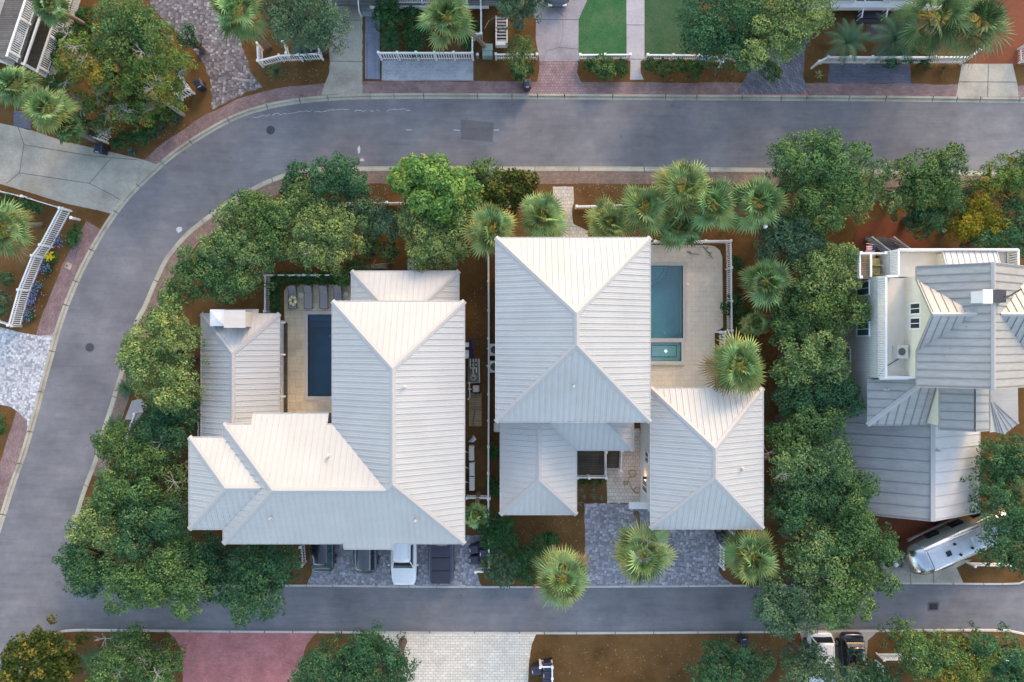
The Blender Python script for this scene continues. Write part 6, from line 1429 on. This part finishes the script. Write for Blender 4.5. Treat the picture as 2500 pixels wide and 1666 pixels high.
# silver travel trailer
t = thing('travel_trailer', 'polished silver rounded travel trailer at the lower right, its tail under an oak', 'trailer', (0, 0, 0))
def ring(y, k, zk=1.0):
    w_ = 1.24*k; zt = 2.75*zk; zb_ = .55; return [Vector(p) for p in ((-w_*.80, y, zb_-.1), (-w_*.97, y, zb_+.15), (-w_, y, 1.15), (-w_*.97, y, zt-.85), (-w_*.84, y, zt-.35), (-w_*.60, y, zt-.10), (-w_*.3, y, zt-.02), (w_*.3, y, zt-.02), (w_*.60, y, zt-.10), (w_*.84, y, zt-.35), (w_*.97, y, zt-.85), (w_, y, 1.15), (w_*.97, y, zb_+.15), (w_*.80, y, zb_-.1))]
prof = [(-4.0, .62, .55), (-3.85, .80, .78), (-3.45, .93, .93), (-2.9, .99, .99), (-2.0, 1, 1), (2.0, 1, 1), (2.9, .99, .99), (3.45, .93, .93), (3.85, .80, .78), (4.0, .62, .55)]
o = MB().loft([ring(*p) for p in prof]).build('shell', M['alu'], t, fix=True); o.modifiers.new('sub', 'SUBSURF').render_levels = 2; o.data.shade_smooth()
mb = MB(); n = 20
def zr_(x): return 2.735-.10*max(0, (abs(x)-.35)/.4)**2
for y0_, y1_ in ((-2.75, 3.3),):
    for i in range(8):
        a, b_ = -.68+i*.17, -.68+(i+1)*.17; mb.poly([(a, y0_, zr_(a)+.012), (b_, y0_, zr_(b_)+.012), (b_, y1_, zr_(b_)+.012), (a, y1_, zr_(a)+.012)])
mb.build('roof_panel', M['alu_roof'], t)
mb = MB()
for s in (-1, 1): mb.tube([(s*.74, -2.8, 2.66), (s*.74, 3.2, 2.66)], .03, 6); mb.tube([(s*1.26, -3.1, 1.25), (s*1.26, 3.1, 1.25)], .03, 6)
for y in (-2.85, 2.85): mb.tube([(-1.22, y, 1.6), (-1.0, y, 2.42), (-.6, y, 2.68), (.6, y, 2.68), (1.0, y, 2.42), (1.22, y, 1.6)], .025, 6, cap=False)
mb.build('trim', M['chrome'], t)
for x, y, w_, l_ in ((0, -1.5, .36, .36), (-.1, .7, .6, .9), (.05, 2.3, .36, .36)): MB().box((x, y, 2.79), (w_, l_, .10), taper=.85).build('roof_hatch', M['alu_roof' if l_ > .5 else 'glass'], t, bevel=.01)
for x, y in ((.4, -.8), (-.42, -.9), (.3, .1)): MB().cyl((x, y, 2.72), .09, .10, 12).build('roof_vent', M['rubber'], t)
for s in (-1, 1):
    for y in (-1.6, .2, 1.8): MB().box((s*1.235, y, 1.75), (.05, .9, .5)).build('window', M['glass'], t, bevel=.015)
    for y in (-.2, .62): MB().tube([(s*.95, y, .36), (s*1.24, y, .36)], .36, 18).build('wheel', M['rubber'], t)
for x in (-.55, .0, .55): MB().box((x, -3.80+abs(x)*.15, 1.75), (.42, .05, .6), M=None).build('front_window', M['glass'], t, bevel=.015)
mb = MB().bar((-.7, -3.9, .5), (0, -5.0, .5), .09, .09).bar((.7, -3.9, .5), (0, -5.0, .5), .09, .09); mb.build('hitch', M['iron'], t)
MB().cyl((-.17, -4.35, .5), .16, .45, 12).cyl((.19, -4.35, .5), .16, .45, 12).build('gas_bottle', M['alu'], t); MB().box((0, -4.75, .7), (.35, .4, .4)).build('battery_box', M['rubber'], t)
p = W(Z(3, 3, 1590, 500), 2.7); spin(t, (p.x, p.y, G), R(90+24+180-0))
t.rotation_euler = (0, 0, R(-66)); t.scale = (1.14, 1.14, 1.1)
# ---------------- pool furniture ----------------
def make_lounger():
    t = thing('sun_lounger', 'x', 'sun lounger'); 
    MB().box((0, -.35, .36), (.60, 1.25, .03)).build('seat', M['lounger'], t)
    MB().poly([(-.30, .28, .375), (.30, .28, .375), (.30, .83, .72), (-.30, .83, .72)]).poly([(-.30, .28, .35), (-.30, .83, .69), (.30, .83, .69), (.30, .28, .35)]).build('backrest', M['lounger'], t)
    f = MB()
    for s in (-1, 1): f.bar((s*.33, -1.0, .36), (s*.33, .95, .36), .04, .05); f.bar((s*.32, .28, .38), (s*.32, .85, .74), .035, .04)
    f.bar((-.33, -1.0, .36), (.33, -1.0, .36), .04, .05).bar((-.33, .95, .36), (.33, .95, .36), .04, .05).bar((-.3, .75, .36), (-.3, .83, .70), .03, .03).bar((.3, .75, .36), (.3, .83, .70), .03, .03)
    f.build('frame', M['lounger_frame'], t)
    for s in (-1, 1):
        for y in (-.9, .85): MB().box((s*.33, y, .17), (.045, .045, .34)).build('leg', M['lounger_frame'], t)
    return t
lp_ = make_lounger()
for i, (x, lab) in enumerate([(362, 'grey sun lounger with the yellow swim ring on it'), (481, 'grey sun lounger right of the first round side table'), (600, 'grey sun lounger, third from the left above the blue pool'), (708, 'grey sun lounger beside the right-hand round side table')]):
    o = lp_ if i == 0 else copy_tree(lp_); p = W(Z(1, 1, x, 1016), .4); spin(o, (p.x, p.y, G+.05), 0); tag(o, lab, 'sun lounger', 'grey sun loungers')
for x, y, lab in ((427, 1008, 'round white side table between the first two sun loungers'), (770, 1000, 'round white side table right of the last sun lounger')):
    p = W(Z(1, 1, x, y), .5); t = thing('side_table', lab, 'side table', (p.x, p.y, G+.05), 'white side tables'); MB().cyl((p.x, p.y, G+.05), .17, .36, 20, .19).build('base', M['white'], t); MB().cyl((p.x, p.y, G+.41), .21, .04, 24).build('top', M['coping'], t)
p = W(Z(1, 1, 362, 1050), .6); t = thing('swim_ring', 'oval yellow and white inflatable swim ring lying on the first sun lounger', 'swim ring', (p.x, p.y, .50))
ya, wb_ = MB(), MB(); nn = 48
for i in range(nn):
    tgt = ya if (i//4) % 2 == 0 else wb_; v = []
    for k in (i, i+1):
        a = 2*math.pi*k/nn; c = Vector((p.x+math.cos(a)*.21, p.y+math.sin(a)*.31, .68)); d = Vector((math.cos(a), math.sin(a), 0)); v.append([c+d*.13*math.cos(b)+Vector((0, 0, .12*math.sin(b))) for b in [j*math.pi/4 for j in range(8)]])
    tgt.loft(v, caps=False)
ya.build('yellow_panels', M['yellow'], t, smooth=True); wb_.build('white_panels', M['white'], t, smooth=True)
# ---------------- side yard equipment ----------------
ACs = [(Z(1, 2, 1728, 963), 1.15, 'tall two-fan beige condenser unit in the side yard, nearest the ladder', 1), (Z(1, 2, 1731, 1085), 1.05, 'flat-topped beige condenser unit in the side yard, middle of three', 0), (Z(1, 2, 1731, 1195), 1.1, 'flat-topped beige condenser unit in the side yard, nearest the leaning palm', 0),
       (Z(2, 2, 22, 170), .95, 'grey condenser unit against the left wall of the tall house, upper one', 2), (Z(2, 2, 20, 300), .95, 'grey condenser unit against the left wall of the tall house, lower one', 2)]
for c, l_, lab, ty in ACs:
    p = W(c, 1.0); t = thing('air_conditioner', lab, 'air conditioner', (p.x, p.y, G), 'condenser units in the side yard')
    MB().box((p.x, p.y, .60), (.42 if ty < 2 else .8, l_, .95)).build('casing', M['ac'], t, bevel=.02)
    MB().box((p.x, p.y, 1.095), (.36 if ty < 2 else .7, l_*.92, .03)).build('top_panel', M['ac'], t, bevel=.01)
    for k in (-1, 1):
        if ty < 2: MB().tube([(p.x+.21, p.y+k*.22, .62), (p.x+.25, p.y+k*.22, .62)], .2, 16).build('fan_guard', M['patch'], t)
    if ty == 2: MB().cyl((p.x, p.y, 1.11), .30, .02, 20).build('fan_guard', M['iron'], t)
    MB().tube([(p.x-.2, p.y, .7), (p.x-.55, p.y+.1, .7), (p.x-.6, p.y+.1, 1.6)], .035, 6).build('pipe', M['pipe'], t)
def wpt(x, y, z): return tuple(W(Z(1, 2, x, y), z))
p = W(Z(1, 2, 1745, 330), .3); t = thing('pool_filter', 'cluster of white pipes, valves and a tan filter tank beside the left house', 'pool equipment', (p.x, p.y, G))
MB().box((p.x, p.y, G+.06), (.95, 1.95, .1)).build('pad', M['stone'], t)
q = W(Z(1, 2, 1742, 385), .9); MB().cyl((q.x, q.y, .2), .27, .75, 20, .25).cyl((q.x, q.y, .95), .25, .12, 20, .12).build('tank', M['tan_tank'], t); MB().cyl((q.x, q.y, 1.07), .10, .05, 12).build('tank_cap', M['iron'], t)
mb = MB()
for l in ([(1718, 240), (1718, 300), (1740, 310), (1742, 360)], [(1740, 240), (1740, 300)], [(1762, 240), (1762, 310)], [(1785, 240), (1790, 420), (1700, 425)], [(1718, 310), (1765, 310)], [(1765, 300), (1765, 345)], [(1712, 425), (1715, 530), (1700, 555)], [(1702, 470), (1730, 472)]):
    mb.tube([wpt(x, y, .75) for x, y in l], .045, 8)
mb.build('pipes', M['pipe'], t)
for x, y in ((1735, 270), (1762, 270), (1730, 300), (1762, 300)): q = wpt(x, y, .8); MB().box(q, (.12, .12, .14)).build('valve', M['rubber'], t)
q = W(Z(1, 2, 1762, 470), .8); t = thing('pool_heater', 'cream square pool heater below the filter pipes', 'pool heater', (q.x, q.y, G)); MB().box((q.x, q.y, .5), (.50, .50, .75)).build('casing', M['ac'], t, bevel=.03); MB().box((q.x, q.y, .90), (.4, .36, .06)).build('top_panel', M['coping'], t, bevel=.01); MB().box((q.x+.1, q.y-.34, .35), (.5, .12, .3)).build('control_box', M['rubber'], t)
q0, q1 = W(Z(1, 2, 1708, 500), .15), W(Z(1, 2, 1805, 755), .15); q = (q0+q1)/2; t = thing('board_pallet', 'long flat tan boarded cover on the ground beside the left house', 'boards', (q.x, q.y, G)); MB().box((q.x, q.y, G+.08), (q1.x-q0.x, q0.y-q1.y, .10)).build('boards', M['wood_tan'], t)
tag(MB().tube([wpt(1745, 620, .25), wpt(1752, 660, .25), wpt(1740, 700, .25), wpt(1738, 745, .25)], .02, 5).build('cable', M['rubber'], origin=wpt(1745, 620, .2)), 'short dark cable lying on the tan boarded cover', 'cable')
for x, y, w_, d_, lab in ((1690, 205, .32, .6, 'grey electric meter cabinet on the wall beside the filter pipes'), (1692, 132, .3, .32, 'small grey electric meter box on the wall above the meter cabinet')):
    q = W(Z(1, 2, x, y), 1.6); t = thing('meter_box', lab, 'meter box', (q.x, q.y, 1.2)); MB().box((q.x, q.y, 1.4), (w_, d_, .7)).build('cabinet', M['ac'], t, bevel=.02); MB().box((q.x, q.y, 1.77), (w_+.04, d_+.04, .03)).build('cover', M['pipe'], t)
q = W(Z(1, 2, 1722, 165), .8); t = thing('pool_float', 'folded dark blue tarpaulin leaning on the wall beside the meter boxes', 'tarpaulin', (q.x, q.y, G))
mb = MB(); r_ = random.Random(4); rings = []
for i in range(9):
    y = q.y+.75-i*.19; w_ = .09+.07*r_.random(); rings.append([Vector((q.x+r_.uniform(-.04, .04)+math.cos(a)*w_, y, .55+math.sin(a)*.35)) for a in [j*math.pi/4 for j in range(8)]])
mb.loft(rings).build('cloth', M['navy'], t)
a, b = W(Z(1, 2, 1700, 880), .4), W(Z(1, 2, 1755, 825), 1.4); t = thing('step_ladder', 'small aluminium ladder leaning against the left house wall in the side yard', 'ladder', (a.x, a.y, G))
mb = MB().bar((a.x, a.y, .25), (b.x-.1, b.y, 1.3), .04, .07).bar((a.x+.45, a.y, .25), (b.x+.1, b.y-.35, 1.3), .04, .07); mb.build('stile', M['alu'], t)
mb = MB()
for i in range(6): f_ = (i+.5)/6; mb.bar((a.x+(b.x-.1-a.x)*f_, a.y+(b.y-a.y)*f_, .25+1.05*f_), (a.x+.45+(b.x+.1-a.x-.45)*f_, a.y+(b.y-.35-a.y)*f_, .25+1.05*f_), .07, .03)
mb.build('rung', M['alu'], t)
# poles pile
r_ = random.Random(8)
for i in range(8):
    y = 770+i*5+r_.uniform(-6, 6); a, b = W(Z(1, 1, 825+r_.uniform(0, 30), y+25-i*4), .15+.04*(i % 3)), W(Z(1, 1, 1100+r_.uniform(-60, 40), y-6+r_.uniform(-10, 10)), .18+.04*(i % 3))
    o = MB().tube([a, b], .032, 7).build('pole', M['bark_pale'], origin=tuple(a)); tag(o, 'thin grey pole in the pile on the mulch above the left rear roof', 'pole', 'poles lying in a pile')
a, b = W(Z(1, 1, 960, 800), .3), W(Z(1, 1, 995, 732), .3); tag(MB().tube([a, b], .03, 7).build('pole', M['bark_pale'], origin=tuple(a)), 'short pale pole lying across the pile of grey poles', 'pole')
a, b = W(Z(1, 1, 860, 765), .2), W(Z(1, 1, 892, 742), .2); tag(MB().tube([a, b], .04, 7).build('pole', M['gold_wood'] if 'gold_wood' in M else M.setdefault('gold_wood', m_plain('gold_wood', (.5, .36, .10), .7)), origin=tuple(a)), 'short yellow pole above the pile of grey poles', 'pole')
q = W(Z(1, 1, 1265, 775), .3); tag(MB().box((q.x, q.y, .35), (.5, .85, .5)).build('stone_block', M['coping'], origin=(q.x, q.y, G), bevel=.04), 'pale stone block half under the oak at the rear roof', 'block')
# bare branches lying on the ground (driftwood pieces)
def branchy(label, pts_list, z, c, rad=.035, mat='bark_pale', kind='bare_branch'):
    mb = MB()
    for l in pts_list: ps = [W(c(x, y), z) for x, y in l]; mb.tube(ps, [rad*(1-.6*i/len(ps)) for i in range(len(ps))], 6)
    o = mb.build(kind, M[mat], origin=tuple(W(c(*pts_list[0][0]), z))); return tag(o, label, 'branch')
c13 = lambda x, y: Z(1, 3, x, y); c11 = lambda x, y: Z(1, 1, x, y); c21 = lambda x, y: Z(2, 1, x, y); c01 = lambda x, y: Z(0, 1, x, y)
branchy('white bare crooked branch by the lower front roof corner beside the side fence', [[(1880, 318), (1920, 325), (1960, 315), (1980, 300), (1990, 335), (1960, 365)], [(1920, 325), (1930, 360), (1900, 370)], [(1960, 315), (1950, 350), (1955, 385)], [(1900, 330), (1885, 355)]], 1.0, c13, .04)
branchy('dry twig lying on the teal pool deck, left one', [[(1495, 670), (1530, 690), (1595, 695)], [(1530, 690), (1515, 665)]], .2, c21, .03, 'bark')
branchy('dry twig lying on the teal pool deck, right forked one', [[(1620, 635), (1660, 680), (1698, 730)], [(1660, 680), (1688, 685)], [(1640, 655), (1655, 640)]], .2, c21, .03, 'bark')
branchy('pale curved bare limb below the inner bend oaks', [[(120, 672), (170, 690), (205, 700), (220, 670)]], 3.0, c11, .05)
branchy('pale bare limb in the mulch above the lounger hedge', [[(600, 715), (640, 740), (665, 768), (700, 770)], [(665, 768), (690, 740)]], 2.5, c11, .05)
branchy('leafless grey twig at the fence side of the white slatted cover at the top', [[(1830, 218), (1860, 160), (1905, 135)]], 1.2, lambda x, y: Z(1, 0, x, y), .03)
# hose coil
mb = MB(); cx, cy = Z(2, 2, 1080, 1118); pts = [W((cx+9*math.cos(a*.5)*(1+.1*math.sin(a)), cy+8*math.sin(a*.5)), .16) for a in range(0, 30)]
pts += [W(Z(2, 2, x, y), .15) for x, y in [(1050, 1150), (1040, 1200), (1015, 1205), (1012, 1185), (1050, 1180), (1065, 1220), (1090, 1260)]]
cx, cy = Z(2, 2, 1113, 1245); pts += [W((cx+7*math.cos(a*.5+2), cy+8*math.sin(a*.5+2)), .16) for a in range(0, 22)]
tag(mb.tube(pts, .028, 6).build('garden_hose', M['hose'], origin=tuple(pts[0])), 'tan garden hose lying in two loose coils on the paver path beside the garage', 'hose')
# traffic cone, balls and small things
def ball(label, c, r=.12, z=.2, mat='white', kind='floodlight', cat='light'):
    p = W(c, z); t = thing(kind, label, cat, (p.x, p.y, z-r)); mb = MB().tube([(p.x, p.y, z-r), (p.x, p.y, z-r*.4), (p.x, p.y, z+r*.6), (p.x, p.y, z+r)], [r*.5, r, r*.8, r*.3], 12); mb.build('globe', M[mat], t, smooth=True); return t
p = W(Z(2, 3, 327, 822), .4); t = thing('mailbox_post', 'red and grey reflector post at the lower kerb beside the round palm', 'marker', (p.x, p.y, G)); MB().cyl((p.x, p.y, G), .16, .5, 14, .12).build('post', M['iron'], t); MB().cyl((p.x, p.y, G+.5), .13, .05, 14).build('cap', M['orange'], t); MB().box((p.x+.03, p.y-.28, G+.12), (.10, .2, .2)).build('reflector', M['orange'], t)
tag(MB().cyl(tuple(W(Z(2, 1, 1503, 920), .16)), .11, .02, 18).build('skimmer_lid', M['white'], origin=tuple(W(Z(2, 1, 1503, 920), .155))), 'round white skimmer lid in the teal pool deck', 'lid')
q = W(Z(2, 2, 1098, 1300), .0); t = thing('drain_stain_board', 'narrow brown board lying on the blue cobbles beside the garage wall', 'board', (q.x, W(Z(2, 3, 0, 300), 0).y, G)); yb_ = W(Z(2, 3, 0, 310), 0).y; xb_ = W(Z(2, 3, 1112, 0), 0).x; MB().bar((xb_-.12, yb_+.35, G+.04), (xb_+.12, yb_-.4, G+.04), .12, .03).build('board', M['wood_dark'], t)
q = W(Z(0, 1, 1371, 507), 0)
for x, y, tl in ((60, 480, (3, 1)), (1430, 510, (3, 1)), (1836, 545, (3, 1))):
    lab = {60: 'small white globe light among the fronds of the pale road palm', 1430: 'small white globe light below the golden oak', 1836: 'small white globe light at the right under the dark oak'}[x]
    ball(lab, Z(*tl, x, y), .16, 3.0 if x > 100 else 6.2)
q = W(Z(2, 2, 44, 765), 1.2); t = thing('storage_tank', 'cream rounded tank at the lower left corner of the tall house', 'tank', (q.x, q.y, G)); MB().box((q.x, q.y, .65), (.55, .75*1.0, 1.1)).build('tank', M['ac'], t, bevel=.08)
# yard debris: tiny pale scraps on mulch, countless
mb = MB(); r_ = random.Random(3)
for (x0_, y0_, x1_, y1_, n) in ((1320, 1570, 1900, 1660, 40), (1260, 1270, 1420, 1340, 12), (640, 170, 790, 200, 12), (1400, 450, 1540, 480, 16), (850, 455, 950, 490, 22), (1150, 700, 1185, 900, 10), (1600, 180, 1790, 205, 10), (380, 300, 480, 340, 10), (100, 1560, 400, 1600, 14), (60, 600, 200, 760, 16)):
    for _ in range(n*4):
        p = W((r_.uniform(x0_, x1_), r_.uniform(y0_, y1_)), G); a = r_.uniform(0, 3); l_ = r_.uniform(.02, .11); mb.bar((p.x, p.y, G+.012), (p.x+math.cos(a)*l_, p.y+math.sin(a)*l_, G+.02), .03, .012)
tag(mb.build('leaf_litter', M['straw_wood'], origin=(0, 0, G)), 'tiny pale scraps and dead leaves scattered over the brown mulch', 'litter', None, 'stuff')
